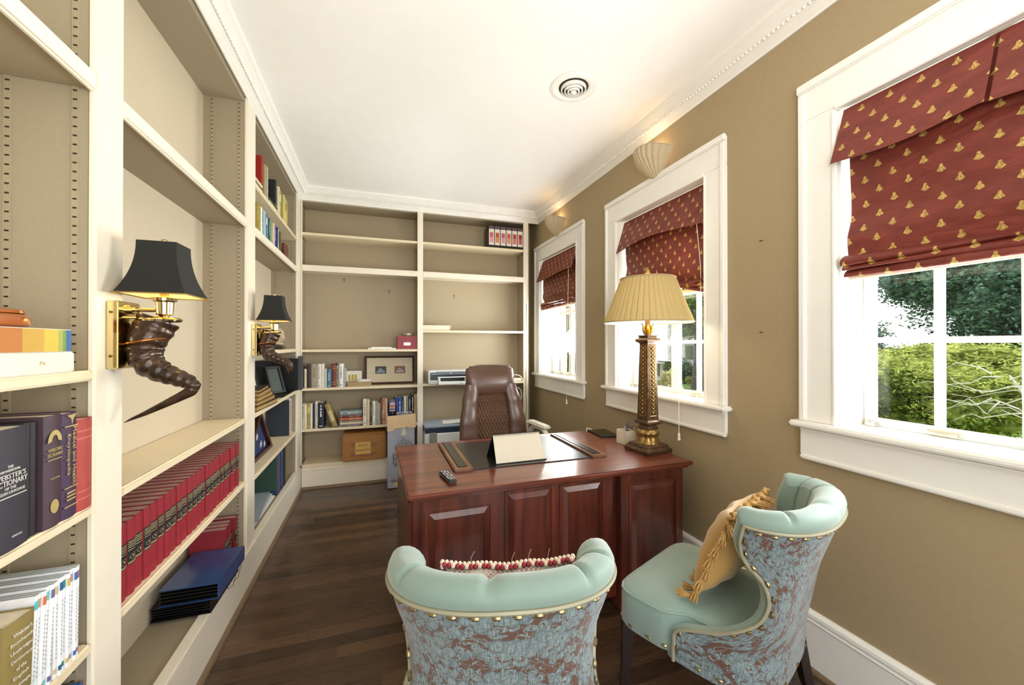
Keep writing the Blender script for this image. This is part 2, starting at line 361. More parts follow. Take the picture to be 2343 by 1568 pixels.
# ---------------------------------------------------------------- windows
def window(i, yc):
    w = link('window_%d' % i, None); w['kind'] = 'structure'; LOC[w.name] = (0, 0, 0)
    cw, y0, y1 = .155, yc-HW, yc+HW; zt = 2.705; zs = 1.145
    b = B()
    for sgn in (1, -1):
        e = yc+sgn*HW; o = e+sgn*cw
        b.bx(XR-.02, XR, min(e, o), max(e, o), zs, ZT-.0005, .002); b.bx(XR-.032, XR-.015, min(o, o-sgn*.03), max(o, o-sgn*.03), zs, zt-.036, .005)
        b.bx(XR-.026, XR, min(e-sgn*.002, e+sgn*.012), max(e-sgn*.002, e+sgn*.012), zs, ZT-.013, .003)
    b.bx(XR-.02, XR, y0-cw, y1+cw, ZT, zt, .003); b.bx(XR-.034, XR-.012, y0-cw-.006, y1+cw+.006, zt-.034, zt+.008, .006); b.bx(XR-.026, XR, y0, y1, ZT-.012, ZT+.006, .003)
    struct('casing', b, TRIM, 40, w)
    b = B().bx(XR-.062, XR+.17, y0-cw-.028, y1+cw+.028, 1.118, zs, .008)
    struct('stool', b, TRIM, 40, w)
    b = B().bx(XR-.02, XR, y0-cw, y1+cw, .985, 1.118, .003).bx(XR-.034, XR, y0-cw+.004, y1+cw-.004, 1.095, 1.118, .008).bx(XR-.028, XR, y0-cw, y1+cw, .966, .99, .007)
    struct('apron', b, TRIM, 40, w)
    b = B().box(XR, XR+.24, y0, y0+.012, zs, ZT).box(XR, XR+.24, y1-.012, y1, zs, ZT).box(XR, XR+.24, y0, y1, ZT-.012, ZT).box(XR+.17, XR+.26, y0, y1, 1.10, 1.13)
    struct('jamb', b, TRIM, False, w)
    xs0, xs1 = XR+.14, XR+.18
    for k, (a, c) in enumerate(((y1-.012, yc-.03), (yc-.032, y0+.012))):
        b = B(); st = .034; zb, ze = zs+.003, ZT-.014; g0, g1 = c+st, a-st; gb, gt = zb+.03, ze-.04
        b.bx(xs0, xs1, a-st, a, zb, ze, .004).bx(xs0, xs1, c, c+st, zb, ze, .004).bx(xs0+.0007, xs1-.0007, g0-.008, g1+.008, zb+.0007, gb, .004).bx(xs0+.0007, xs1-.0007, g0-.008, g1+.008, gt, ze-.0007, .004)
        m = (g0+g1)/2; b.bx(xs0+.004, xs1-.004, m-.013, m+.013, gb-.004, gt+.004, .005)
        for z in (1.518, 1.862, 2.2): b.bx(xs0+.0055, xs1-.0055, g0-.004, g1+.004, z-.012, z+.012, .005)
        sh = struct('sash', b, TRIM, 40, w)
        struct('pane', B().box(xs0+.017, xs0+.021, g0, g1, gb, gt), GLASS, False, sh)
        yh = m+(.0 if k else -.02)
        hb = B().bx(xs0-.012, xs0, yh-.05, yh+.05, zs+.006, zs+.024, .004).tube([(xs0-.02, yh-.045, zs+.014), (xs0-.032, yh, zs+.012), (xs0-.02, yh+.045, zs+.014)], .005, 6)
        struct('crank_handle', hb, mat('aged_white_metal', '#d8d2c2', .3, .3), True, sh)
    hb = B().bx(xs0-.03, xs0-.002, y1-.075, y1-.03, zs+.001, zs+.022, .005).ball((xs0-.02, y1-.05, zs+.026), .01, 8)
    struct('latch', hb, SILVER, True, w)
    return w
for i, (yc, _) in enumerate(WINC): window(i+1, yc)
# ---------------------------------------------------------------- roman shades
def shade(yc, zb, label, messy):
    r = thing('roman_shade', label, 'window shade', (XR-.01+.047*messy, yc, 2.51), 0, 'red bee pattern roman shades')
    hw = HW-.02; zt = 2.52; rnd = random.Random(int(yc*100))
    ph = [rnd.uniform(0, 6) for _ in range(4)]
    # main panel
    def main(u, v):
        y = -hw+.012+u*(2*hw-.03); z = zt-v*(zt-zb-.085)
        sag = messy*.05*math.sin(u*PI*1.1+ph[0])*v
        x = .02+.006*math.sin(u*9+ph[1]+v*4)*v+.012*math.sin(v*7+u*3+ph[2])*v-.02*math.exp(-((v-.86)/.09)**2)
        return (x, y, z+sag-2.51)
    part('panel', B().grid(30, 26, main), BEE, r, 80, True)
    # stacked folds at the hem
    for k in range(3):
        def fold(u, v, k=k):
            y = -hw+.004+u*(2*hw-.012); a = v*2*PI
            base = zb+.078-k*.027-messy*.03*(u < .45)*(k-1)*math.sin(u*7+ph[3]); th = .017+.006*math.sin(u*6+k*2+ph[k])
            x = .008-.008*k*0+(-.034+.006*k)*math.cos(a)+.008*math.sin(u*8+k+ph[1]); z = base+th*math.sin(a)-.012*math.cos(a)+messy*.035*math.sin(u*PI*1.3+ph[0]+k*.5)*(1-.3*k)
            return (x, y, z-2.51)
        part('fold', B().grid(36, 12, fold, cv=True), BEE, r, 80, True)
    part('hem_lining', B().bx(.0, .03, -hw+.02, hw-.02, zb-.006-2.51, zb+.022-2.51, .004), mat('shade_lining', '#e6d9bf', .8), r, 40, True)
    # valance in two halves that meet at an inverted pleat
    vb = 2.272+.0
    for a, c in (((-hw, -.004), (.006, hw)) if messy < .2 else ((-hw, hw),)):
        def val(u, v, a=a, c=c):
            y = a+(c-a)*u; out = -.075*v**1.1; flare = (.018 if u in (0, 1) else 0)
            y2 = y+(.012*v*((y/hw)**3)); dz = .012*math.sin(u*5+ph[0])*v*(1+messy)
            return (.012+out+.006*math.sin(u*7+ph[2])*v, y2, (zt-.005)-v*(zt-vb)+dz-2.51)
        part('valance', B().grid(24, 12, val), BEE, r, 80, True)
    if messy < .2: part('pleat_backing', B().grid(2, 10, lambda u, v: (.03-.065*v, -.03+.06*u, (zt-.005)-v*(zt-vb-.02)-2.51)), BEE, r, 80, True)
    yq = -hw+.10
    cpts = [(-.045, yq, 2.28-2.51), (-.05, yq+.01, 1.7-2.51), (-.062, yq+.012, 1.16-2.51), (-.062, yq+.01, .93-2.51)]
    if messy > .9: cpts = [(-.03, yq-.03, 2.28-2.51), (-.012, yq-.045, 2.0-2.51), (-.008, yq-.045, 1.7-2.51), (-.012, yq-.01, 1.165-2.51), (-.05, yq+.032, 1.153-2.51), (-.104, yq+.034, 1.15-2.51), (-.112, yq+.034, 1.13-2.51), (-.112, yq+.034, .93-2.51)]
    tx, ty = cpts[-1][:2]
    co = part('pull_cord', B().tube(cpts, .0022, 5), CORD, r, True, True)
    part('cord_tassel', B().lathe([(.002, .935-2.51), (.006, .928-2.51), (.009, .915-2.51), (.006, .908-2.51), (.010, .897-2.51), (.0085, .885-2.51), (.001, .884-2.51)], (tx, ty), 10), CORD, co, True, True)
    return r
shade(WINC[0][0], WINC[0][1], 'red roman shade with gold bees over the small window by the back bookcase', .25)
shade(WINC[1][0], WINC[1][1], 'red roman shade with gold bees, crumpled folds, behind the desk lamp', 1.0)
shade(WINC[2][0], WINC[2][1], 'red roman shade with gold bees and a pleated valance, above the tufted chair', .1)
# ---------------------------------------------------------------- ceiling vent
v = thing('ceiling_vent', 'round white air vent with concentric rings set in the ceiling', 'vent', (1.175, 2.26, H))
zc = H
part('flange', B().lathe([(.148, zc-.001), (.146, zc-.006), (.125, zc-.012), (.105, zc-.01), (.095, zc-.004), (.092, zc-.001)], (1.175, 2.26), 48), TRIM, v, True)
part('duct', B().lathe([(.093, zc-.002), (.001, zc-.0015)], (1.175, 2.26), 40), DARK, v)
for r0, dz in ((.08, .02), (.06, .027), (.04, .032), (.02, .036)):
    part('ring', B().lathe([(r0, zc-dz*.25), (r0-.001, zc-dz), (r0-.008, zc-dz-.003), (r0-.0095, zc-dz), (r0-.007, zc-dz*.5), (r0, zc-dz*.25)], (1.175, 2.26), 40), TRIM, v, True)
part('hub', B().lathe([(.008, zc-.004), (.011, zc-.042), (.006, zc-.047), (.0005, zc-.048)], (1.175, 2.26), 16), TRIM, v, True)
# ================================================================ BOOKCASES
LB = thing('built_in_bookcase', 'cream and taupe built-in bookcase lining the wall with two horn sconces', 'bookcase', (XL, 2.4, 0))
Z0 = .235
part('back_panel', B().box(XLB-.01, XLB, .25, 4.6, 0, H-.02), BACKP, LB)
part('plinth', B().bx(XL-.01, XL+.0115, .25, YB-.014, .0, Z0-.029, .001), CREAM, LB, 40)
part('bottom_shelf', B().box(XLB, XL-.03, .25, YB, Z0-.03, Z0-.012), TAUPE, LB)
part('bottom_rail', B().bx(XL-.035, XL+.013, .25, YB-.018, Z0-.03, Z0+.002, .004), CREAM, LB, 40)
part('top_panel', B().box(XLB, XL-.02, .25, YB, 2.985, 3.01).box(XLB, XL, .25, YB, 3.01, H-.01), TAUPE, LB)
for y0, y1 in ((1.44, 1.572), (2.825, 2.992), (4.43, 4.6)):
    part('stile', B().bx(XL-.02, XL+.001, y0+.0, y1, Z0, 3.02, .006), CREAM, LB, 40)
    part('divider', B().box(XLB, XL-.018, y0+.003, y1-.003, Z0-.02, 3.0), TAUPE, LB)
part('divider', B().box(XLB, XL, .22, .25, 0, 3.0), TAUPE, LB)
for yf, zz in ((1.44, (.25, 2.98)), (2.825, (.25, 2.98)), (4.43, (.25, 2.98))):
    for xc in (XLB+.045, XL-.045):
        b = B().box(xc-.008, xc+.008, yf-.0005, yf+.003, zz[0], zz[1]); n = 108
        for k in range(n):
            z = zz[0]+(zz[1]-zz[0])*(k+.5)/n; b.box(xc-.0045, xc+.0045, yf-.001, yf, z-.0022, z+.0022, 1)
        part('shelf_standard', b, [STEEL, DARK], LB)
BAYS = ((.25, 1.44), (1.572, 2.825), (2.992, 4.43))
for y0, y1 in BAYS:
    part('fixed_shelf', B().box(XLB, XL-.018, y0, y1, 2.222, 2.262), TAUPE, LB)
    part('shelf_front', B().bx(XL-.016, XL+.003, y0-.001, y1+.001, 2.212, 2.268, .006), CREAM, LB, 40)
def adj(y0, y1, zt, th=.028):
    part('shelf', B().bx(XLB+.003, XL-.012, y0+.003, y1-.003, zt-th, zt, .003).bx(XL-.016, XL+.0, y0+.003, y1-.003, zt-th-.001, zt+.0005, .006), SHELF, LB, 40)
SHELF = mat('shelf_board_paint', '#e6d7b6', .5, var=.02)
for zt in (1.427, 1.05, .665): adj(*BAYS[0], zt)
for zt in (1.05, .669): adj(*BAYS[1], zt)
for zt in (2.555, 1.455, 1.045, .64): adj(*BAYS[2], zt)
BB = thing('built_in_bookcase', 'cream and taupe built-in bookcase across the far end wall behind the desk', 'bookcase', (.5, YB, 0))
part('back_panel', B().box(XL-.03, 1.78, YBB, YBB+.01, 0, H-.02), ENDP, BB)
part('plinth', B().bx(XL+.014, 1.765, YB-.012, YB+.012, 0, .19, .003).prism([(YB-.012, .185), (YB+.012, .185), (YB+.012, .215), (YB-.003, .212), (YB-.016, .2)], 0, XL+.014, 1.765), CREAM, BB, 40)
part('bottom_shelf', B().bx(XL+.016, 1.765, YB-.004, YBB, .215, .252, .003), SHELF, BB, 40)
part('top_panel', B().box(XL, 1.765, YB+.02, YBB, 2.99, 3.02), TAUPE, BB)
for x0, x1 in ((XL+.0015, XL+.014), (.427, .489), (1.704, 1.768)):
    part('stile', B().bx(x0, x1, YB-.001, YB+.02, .24, 3.02, .004), CREAM, BB, 40)
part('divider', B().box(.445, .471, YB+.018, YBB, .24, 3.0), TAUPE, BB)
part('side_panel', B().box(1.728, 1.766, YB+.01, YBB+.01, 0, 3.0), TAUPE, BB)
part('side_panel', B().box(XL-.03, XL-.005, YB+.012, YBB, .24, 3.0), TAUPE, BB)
for x0, x1 in ((XL+.014, .427), (.489, 1.704)):
    part('fixed_shelf', B().bx(x0-.001, x1+.02, YB-.002, YB+.02, 2.266, 2.328, .005).box(x0-.02, x1+.022, YB+.018, YBB, 2.28, 2.32), CREAM, BB, 40)
def adjb(x0, x1, zt, th=.026, setb=.0):
    part('shelf', B().bx(x0+.002, x1+.018, YB+.004+setb, YBB-.003, zt-th, zt, .004), SHELF, BB, 40)
for zt in (2.667, 1.445, 1.042, .615): adjb(XL, .427, zt)
for zt in (2.667, 1.662, 1.048, .345): adjb(.472, 1.704, zt)
# small hooks and nails left in the wall and bookcase backs
for (p, lab) in (((.13, YBB-.004, 2.12), 'tiny hook left in the back panel above the red box'), ((-.36, YBB-.004, 2.23), 'tiny hook in the back panel of the empty shelf, farther from the red box'), ((.90, YBB-.004, 2.09), 'tiny hook left in the back panel above the slim white box')):
    b = B().tube([(p[0], p[1]+.004, p[2]+.015), (p[0], p[1]-.008, p[2]), (p[0]+.004, p[1]-.012, p[2]-.012), (p[0], p[1]-.006, p[2]-.02)], .0025, 6).ball((p[0], p[1], p[2]+.016), .005, 6)
    solo('picture_hook', b, DARK, lab, 'hook', 'hooks left in the bookcase back')
for z, lab in ((2.042, 'upper nail left in the tan wall between two windows'), (1.564, 'lower nail left in the tan wall between two windows')):
    b = B().tube([(XR+.004, 1.55, z), (XR-.018, 1.55, z-.002)], .0022, 6).tube([(XR-.018, 1.55, z-.002), (XR-.02, 1.55, z-.002)], .005, 8)
    solo('wall_nail', b, mat('nail_brass', '#7a6038', .4, .8), lab, 'nail', 'nails in the tan wall')
# ================================================================ SCONCES
LINER = mat('gold_shade_lining', '#ecd9a0', .4, .3)
BULB = mat('lit_bulb', '#ffe3b0', .3, emit=14)
def horn_sconce(y0, label, droop=False):
    r = thing('horn_sconce', label, 'wall lamp', (XL, y0+.058, 1.53), 0, 'horn wall sconces')
    y = y0; yc = y0+.058; cx = -.637
    pl = part('backplate', B().bx(XL+.0025, XL+.031, y, y+.115, 1.427, 1.63, .003), BRASS, r, 40)
    for z in (1.465, 1.595):
        part('screw', B().tube([(XL+.014, y+.001, z), (XL+.014, y-.003, z)], .004, 8), mat('dark_brass', '#6d5526', .3, .9), pl)
    part('arm', B().tube([(XL+.028, yc, 1.607), (cx-.01, yc, 1.607)], .0065, 10).tube([(XL+.03, yc, 1.607), (XL+.042, yc, 1.607)], .014, 12).tube([(XL+.03, yc, 1.583), (cx+.005, yc, 1.585)], .004, 8), BRASS, r, True)
    part('socket', B().lathe([(.001, 1.575), (.008, 1.577), (.01, 1.588), (.022, 1.594), (.024, 1.632), (.031, 1.636), (.033, 1.645), (.02, 1.647), (.012, 1.652), (.012, 1.68), (.001, 1.68)], (cx, yc), 20), BRASS, r, True)
    part('bulb', B().lathe([(.009, 1.68), (.02, 1.7), (.024, 1.72), (.016, 1.745), (.001, 1.757)], (cx, yc), 14), BULB, r, True)
    def prof(t): return .0875-(.0375)*(1-(1-t)**2.2)            # concave pagoda flare
    def side(k):
        def f(u, v):
            h = prof(v); z = 1.652+.163*v; s = -h+2*h*u
            p = [(s, -h), (h, s), (-s, h), (-h, -s)][k]; return (cx+p[0], yc+p[1], z)
        return f
    def inner(k):
        g = side(k)
        def f(u, v):
            p = g(u, v); q = .965; return (cx+(p[0]-cx)*q, yc+(p[1]-yc)*q, p[2]+.0008)
        return f
    b = B(); bi = B()
    for k in range(4): b.grid(4, 12, side(k)); bi.grid(4, 12, inner(k))
    sh = part('lamp_shade', b, BLKF, r, 30); part('shade_lining', bi, LINER, sh, 30)
    e = .0885; part('shade_edge', B().tube([(cx-e, yc-e, 1.652), (cx+e, yc-e, 1.652), (cx+e, yc+e, 1.652), (cx-e, yc+e, 1.652)], .0022, 6, closed=True), mat('gold_braid', '#9a7b3d', .5, .4), sh)
    part('finial', B().tube([(cx, yc, 1.757), (cx, yc, 1.812)], .0025, 6).ball((cx, yc, 1.823), .01, 10, sc=(1.2, 1.2, .8)), BRASS, r, True)
    # twisted ribbed horn
    K = [(-.655, .012, 1.578, .054), (-.668, .006, 1.545, .052), (-.684, -.003, 1.50, .047), (-.682, -.01, 1.465, .044), (-.664, -.016, 1.435, .039), (-.632, -.022, 1.412, .032), (-.598, -.026, 1.398, .027), (-.566, -.028, 1.384, .023), (-.55, -.03, 1.368, .02), (-.556, -.032, 1.352, .0165), (-.585, -.034, 1.335, .0135), (-.625, -.037, 1.313, .0105), (-.668, -.04, 1.29, .007), (-.7, -.042, 1.275, .004), (-.716, -.043, 1.266, .001)]
    if droop: K = K[:8]+[(-.548, -.03, 1.37, .024), (-.543, -.03, 1.352, .021), (-.542, -.03, 1.335, .017), (-.544, -.03, 1.318, .011), (-.546, -.03, 1.308, .004)]
    pts = []; rad = []
    for i in range(len(K)-1):
        for j in range(6):
            t = j/6; p = [K[i][k]*(1-t)+K[i+1][k]*t for k in range(4)]; n = i*6+j
            rib = 1+(.065 if i < 9 else .0)*math.sin(n*1.35)*(1 if i > 1 else .6)
            pts.append((p[0], yc+p[1], p[2])); rad.append(p[3]*rib)
    pts.append((K[-1][0], yc+K[-1][1], K[-1][2])); rad.append(.0008)
    part('horn', B().tube(pts, rad, 18), HORN, r, True)
    part('horn_cap', B().lathe([(.001, 1.585), (.052, 1.584), (.058, 1.578), (.056, 1.572)], (-.655, yc+.012), 20), BRASS, r, True)
    ring = [(-.682+.052*math.cos(a), yc-.002+.052*math.sin(a), 1.508+.01*math.cos(a)) for a in [2*PI*k/20 for k in range(20)]]
    part('band', B().tube(ring, .004, 6, closed=True).tube([(XL+.03, yc, 1.503), (-.73, yc, 1.503)], .004, 6), mat('copper_band', '#b0713a', .25, .9), r, True)
    lamp('sconce_light', 'POINT', (cx, yc, 1.705), (0, 0, 0), 2.6, (1, .78, .5), shadow_soft_size=.03)
horn_sconce(1.483, 'brass wall sconce with dark twisted horn and black shade, above the red encyclopedias')
horn_sconce(2.905, 'brass wall sconce with dark twisted horn and black shade, beside the carved head ornament', True)
SHELL = mat('plaster_shell', '#c0ae8d', .7, var=.05)
def shell_sconce(yc, label, s=1.0):
    r = thing('shell_sconce', label, 'wall lamp', (XR, yc, 2.68), 0, 'scallop shell wall sconces')
    def f(u, v):
        a = (u-.5)*PI*.62; R = (.012+.215*v**.62)*s; rib = 1+.075*abs(math.sin(u*PI*11))*v+.012*math.sin(v*26)
        y = R*math.sin(a)*1.0*rib; z = .195*s*v*math.cos(a*.8)*rib
        out = (.01+.15*math.sin(min(1, v*.85+.03)*PI*.6)**.8)*math.cos(a*1.45)*s
        out *= 1+.07*abs(math.sin(u*PI*11))+(.03 if v > .62 else 0); return (-out, y, z+.007*math.cos(u*PI*22)*v)
    part('shell', B().grid(66, 14, f), SHELL, r, 80, True)
    part('shell_lip', B().tube([tuple(f(k/66, 1)) for k in range(67)], .004, 6), SHELL, r, True, True)
    part('backplate', B().bx(-.02, 0, -.07*s, .07*s, .02, .18*s, .005), SHELL, r, 40, True)
    lamp('shell_light', 'POINT', (XR-.06, yc, 2.87), (0, 0, 0), .8, (1, .75, .45), shadow_soft_size=.02)
shell_sconce(2.365, 'cream scallop shell wall sconce above the window behind the desk lamp')
shell_sconce(3.98, 'cream scallop shell wall sconce in the far corner near the back bookcase')
# ================================================================ DESK
DA = math.radians(.9)
D = thing('executive_desk', 'cherry wood executive desk with raised panels, by the windows', 'desk', (.130, 1.878, 0), DA)
DW, DD = 1.66, .975
part('desktop', B().bx(0, DW, 0, DD, .778, .802, .008).bx(.02, DW-.02, .02, DD-.02, .763, .781, .004), CHERRY, D, 40, True)
def rpanel(b, x0, x1, z0, z1, y):
    i = .012; w = .034
    b.box(x0-.012, x0, y-.006, y, z0-.012, z1+.012); b.box(x1, x1+.012, y-.006, y, z0-.012, z1+.012); b.box(x0, x1, y-.006, y, z1, z1+.012); b.box(x0, x1, y-.006, y, z0-.012, z0)
    v = [(x0, y+.004, z0), (x1, y+.004, z0), (x1, y+.004, z1), (x0, y+.004, z1), (x0+w, y-.012, z0+w), (x1-w, y-.012, z0+w), (x1-w, y-.012, z1-w), (x0+w, y-.012, z1-w), (x0+w+.004, y-.009, z0+w+.004), (x1-w-.004, y-.009, z0+w+.004), (x1-w-.004, y-.009, z1-w-.004), (x0+w+.004, y-.009, z1-w-.004)]
    b.add(v, [(0, 1, 5, 4), (1, 2, 6, 5), (2, 3, 7, 6), (3, 0, 4, 7), (4, 5, 9, 8), (5, 6, 10, 9), (6, 7, 11, 10), (7, 4, 8, 11), (8, 9, 10, 11)])
def pedestal(x0, x1):
    part('pedestal', B().bx(x0, x1, .035, DD-.05, .06, .763, .004).bx(x0-.008, x1+.008, .027, DD-.042, 0, .075, .006), CHERRYV, D, 40, True)
    b = B(); rpanel(b, x0+.066, x1-.057, .14, .703, .035); part('panel', b, CHERRYV, D, False, True)
pedestal(.028, .459); pedestal(1.168, 1.608)
part('modesty_panel', B().bx(.459, 1.168, .075, .1, .06, .763, .003), CHERRYV, D, 40, True)
for x0, x1 in ((.505, .757), (.818, 1.07)):
    b = B(); rpanel(b, x0, x1, .14, .73, .075); part('panel', b, CHERRYV, D, False, True)
b = B(); b.bx(.012, .03, .06, DD-.07, .08, .75, .004); part('side_panel', b, CHERRYV, D, 40, True)
for x0, x1 in ((.028, .459), (1.168, 1.608)):
    for z0, z1 in ((.1, .36), (.38, .56), (.58, .75)):
        dr = part('drawer', B().bx(x0+.02, x1-.02, DD-.05, DD-.03, z0, z1, .005), CHERRYV, D, 40, True)
        part('handle', B().tube([((x0+x1)/2-.05, DD-.03, (z0+z1)/2), ((x0+x1)/2-.045, DD-.01, (z0+z1)/2), ((x0+x1)/2+.045, DD-.01, (z0+z1)/2), ((x0+x1)/2+.05, DD-.03, (z0+z1)/2)], .005, 6), BRASS, dr, True, True)
DZ = .8022
P = thing('desk_pad', 'black leather desk pad with wooden side rails on the desk', 'desk pad', (.90, 2.46, DZ))
PADL = mat('black_pad_leather', '#1d1d1d', .28, var=.1, vs=30)
RAIL = wood('pad_rail_wood', '#5c3a26', '#8f6445', .3, 1)
part('pad', B().bx(.416, 1.324, 2.162, 2.772, DZ, DZ+.005, .002), PADL, P)
for x0, x1, xs in ((.397, .506, 0), (1.244, 1.353, 0)):
    rl = part('rail', B().bx(x0, x1, 2.152, 2.79, DZ, DZ+.016, .006), RAIL, P, 40)
    part('inlay', B().bx(x0+.026, x1-.026, 2.182, 2.762, DZ+.012, DZ+.019, .003), PADL, rl, 40)
CA = thing('tent_calendar', 'cream tent desk calendar with black spiral binding on the black desk pad', 'calendar', (.804, 2.299, DZ+.0055), math.radians(1.5)); CA.scale = (.95,)*3
part('sheet', (lambda b: (b.add([(-.165, -.095, .004), (.165, -.095, .004), (.158, .0, .155), (-.158, .0, .155), (-.165, -.092, .004), (.165, -.092, .004), (.158, .003, .155), (-.158, .003, .155)], [(0, 1, 2, 3), (7, 6, 5, 4), (0, 3, 7, 4), (1, 5, 6, 2), (3, 2, 6, 7), (0, 4, 5, 1)]), b)[1])(B()), mat('cream_page', '#cbc3b0', .7, var=.02), CA, False, True)
part('stand', (lambda b: (b.add([(-.17, -.098, 0), (.17, -.098, 0), (.17, .098, 0), (-.17, .098, 0), (-.16, -.0005, .158), (.16, -.0005, .158), (.16, .0005, .158), (-.16, .0005, .158)], [(0, 3, 2, 1), (2, 3, 7, 6), (4, 5, 6, 7)]), b)[1])(B()).box(-.17, .17, -.1, -.092, 0, .004), BLACK, CA, False, True)
b = B()
for k in range(30):
    x = -.152+k*.0105; b.tube([(x+.0, .008*math.cos(a), .153+.008*math.sin(a)) for a in [2*PI*j/10 for j in range(10)]], .0013, 4, closed=True)
part('spiral', b, BLACK, CA, True, True)
R = thing('remote_control', 'black remote control lying on the desk near its corner', 'remote', (.347, 2.072, DZ), math.radians(8)); R.scale = (.95,)*3
part('body', B().bx(-.026, .026, -.095, .095, 0, .02, .008), mat('remote_grey', '#38393a', .4), R, 60, True)
for i in range(3):
    for j in range(8):
        m = 'silver_key' if (j == 6 and i == 1) else 'pale_key' if (i+j) % 3 else 'grey_key'
        part('key', B().bx(-.019+i*.014, -.009+i*.014, -.075+j*.02, -.063+j*.02, .019, .0225, .002), mat(m, {'silver_key': '#cfe0ee', 'pale_key': '#b9bcb6', 'grey_key': '#6b6c6a'}[m], .5), R, 60, True)
T = thing('tablet', 'black tablet lying on the desk beside the pen holder', 'tablet', (1.67, 2.72, DZ), math.radians(-4)); T.scale = (.95,)*3
part('body', B().bx(-.085, .085, -.135, .135, 0, .009, .004), mat('dark_case', '#232329', .35), T, 40, True)
part('screen', B().box(-.074, .074, -.122, .122, .009, .0096), mat('black_screen', '#0b0b0f', .06), T, False, True)
part('cable', B().tube([(-.03, .135, .005), (-.05, .16, .012), (-.075, .15, .02), (-.09, .12, .015), (-.1, .1, .004)], .003, 6), WHITE, T, True, True)
Hh = thing('pen_holder', 'square cream pen holder beside the tall table lamp', 'pen holder', (1.665, 2.41, DZ), math.radians(6)); Hh.scale = (.95,)*3
t = .004; hb = B()
for a in ((-.05, .05, -.05, -.05+t), (-.05, .05, .05-t, .05), (-.05, -.05+t, -.05, .05), (.05-t, .05, -.05, .05)): hb.box(*a, 0, .1)
part('body', hb.box(-.05, .05, -.05, .05, 0, .004), mat('cream_ceramic', '#d9cfb8', .45), Hh, False, True)
for dx, dy, lx, c, lab in ((-.02, -.02, .03, '#2b4fa0', 'blue capped pen leaning in the cream pen holder'), (-.01, .0, .04, '#1c1c20', 'thin black pen leaning in the cream pen holder')):
    o = thing('pen', lab, 'pen', (1.665+dx, 2.41+dy, DZ+.006)); a = Vector((0, 0, 0)); e = Vector((lx*.6, -.012, .15))
    part('barrel', B().tube([a, e*.62], .004, 8), mat('pen_dark', '#15151a', .3), o, True, True)
    part('pen_cap', B().tube([e*.6, e], .0052, 8), mat('pen_'+c[1:], c, .3), o, True, True); part('clip', B().tube([e*.72+Vector((-.006, -.004, 0)), e+Vector((-.005, -.004, -.004))], .0016, 5), SILVER, o, True, True)
o = thing('eyeglasses', 'tortoiseshell glasses propped on the cream pen holder', 'glasses', (1.675, 2.39, DZ+.094))
TORT = mat('tortoiseshell', '#5b3d28', .2, var=.6, vs=90)
for dx in (-.022, .03):
    part('lens_rim', B().tube([(dx+.02*math.cos(a), -.02+.004*math.sin(a), .018+.017*math.sin(a)) for a in [2*PI*k/16 for k in range(16)]], .003, 6, closed=True), TORT, o, True, True)
part('temple', B().tube([(-.045, -.018, .025), (-.035, .01, .032), (.0, .035, .03), (.03, .045, .024)], .003, 6), TORT, o, True, True)
part('bridge', B().tube([(-.005, -.02, .022), (.004, -.022, .028), (.012, -.02, .022)], .0025, 6), TORT, o, True, True)
# ---------------------------------------------------------------- table lamp
TL = thing('table_lamp', 'tall bronze and gilt column table lamp with pleated tan shade, on the desk', 'lamp', (1.679, 2.19, DZ), math.radians(7)); TL.scale = (.946,)*3
z0 = .7622; L = lambda pr: [(r, z-z0) for r, z in pr]
part('base', B().sqlathe(L([(.108, z0), (.112, z0+.013), (.112, z0+.023), (.106, z0+.031), (.1, z0+.034), (.096, z0+.038), (.094, z0+.05), (.087, z0+.055), (.084, z0+.061)])), ANTIQ, TL, False, True)
def leafbase(u, v):
    a = 2*PI*u; rr = .078-.018*math.sin(v*PI*.5)+.02*math.exp(-((v-.72)/.2)**2)-.012*v; n = 8
    lob = 1+.16*abs(math.cos(a*n/2))*(1-.2*v)-.06*math.cos(a*n)*math.exp(-((v-.1)/.1)**2)
    if v > .95: lob = 1; rr = .045
    return (rr*lob*math.cos(a)*.93, rr*lob*math.sin(a)*.93, .823-z0+.1*v)
part('acanthus', B().grid(96, 16, leafbase, cu=True), GOLD, TL, True, True)
part('collar', B().sqlathe(L([(.046, .918), (.05, .925), (.043, .935), (.04, .944), (.058, .952), (.066, .962), (.062, .972), (.05, .98), (.046, .985)])), ANTIQ, TL, False, True)
part('column', B().sqlathe(L([(.05, .985), (.0485, 1.01), (.0375, 1.50), (.0375, 1.505)])), ANTIQ, TL, False, True)
b = B()
for k in range(4):
    c, s = math.cos(k*PI/2), math.sin(k*PI/2)
    def tr(x, d, z): return (x*c-d*s, x*s+d*c, z-z0)
    for zz in range(17):
        z = 1.03+zz*.0275; w = .0485-.011*(z-1.01)/.49; d = -(w+.001)
        b.ball(tr(0, d, z), .009, 8, sc=(1, 1, 1.15)); 
        for sx in (-1, 1): b.ball(tr(sx*.013, d, z+.013), .0055, 6)
    for sx in (-1, 1):
        b.tube([tr(sx*.029, -.0495, 1.01), tr(sx*.0215, -.0385, 1.49)], .0028, 5)
    b.tube([tr(-.029, -.0495, 1.01), tr(.029, -.0495, 1.01)], .0028, 5)
part('carving', b, GOLD, TL, True, True)
part('capital', B().sqlathe(L([(.038, 1.503), (.045, 1.512), (.056, 1.518), (.06, 1.53), (.054, 1.54), (.042, 1.543), (.042, 1.552), (.047, 1.556), (.047, 1.562)])), ANTIQ, TL, False, True)
part('candle_tube', B().lathe(L([(.02, 1.56), (.019, 1.60), (.019, 1.69), (.0, 1.69)]), (0, 0), 16), mat('gilt_tube', '#8a6030', .4, .5), TL, True, True)
b = B()
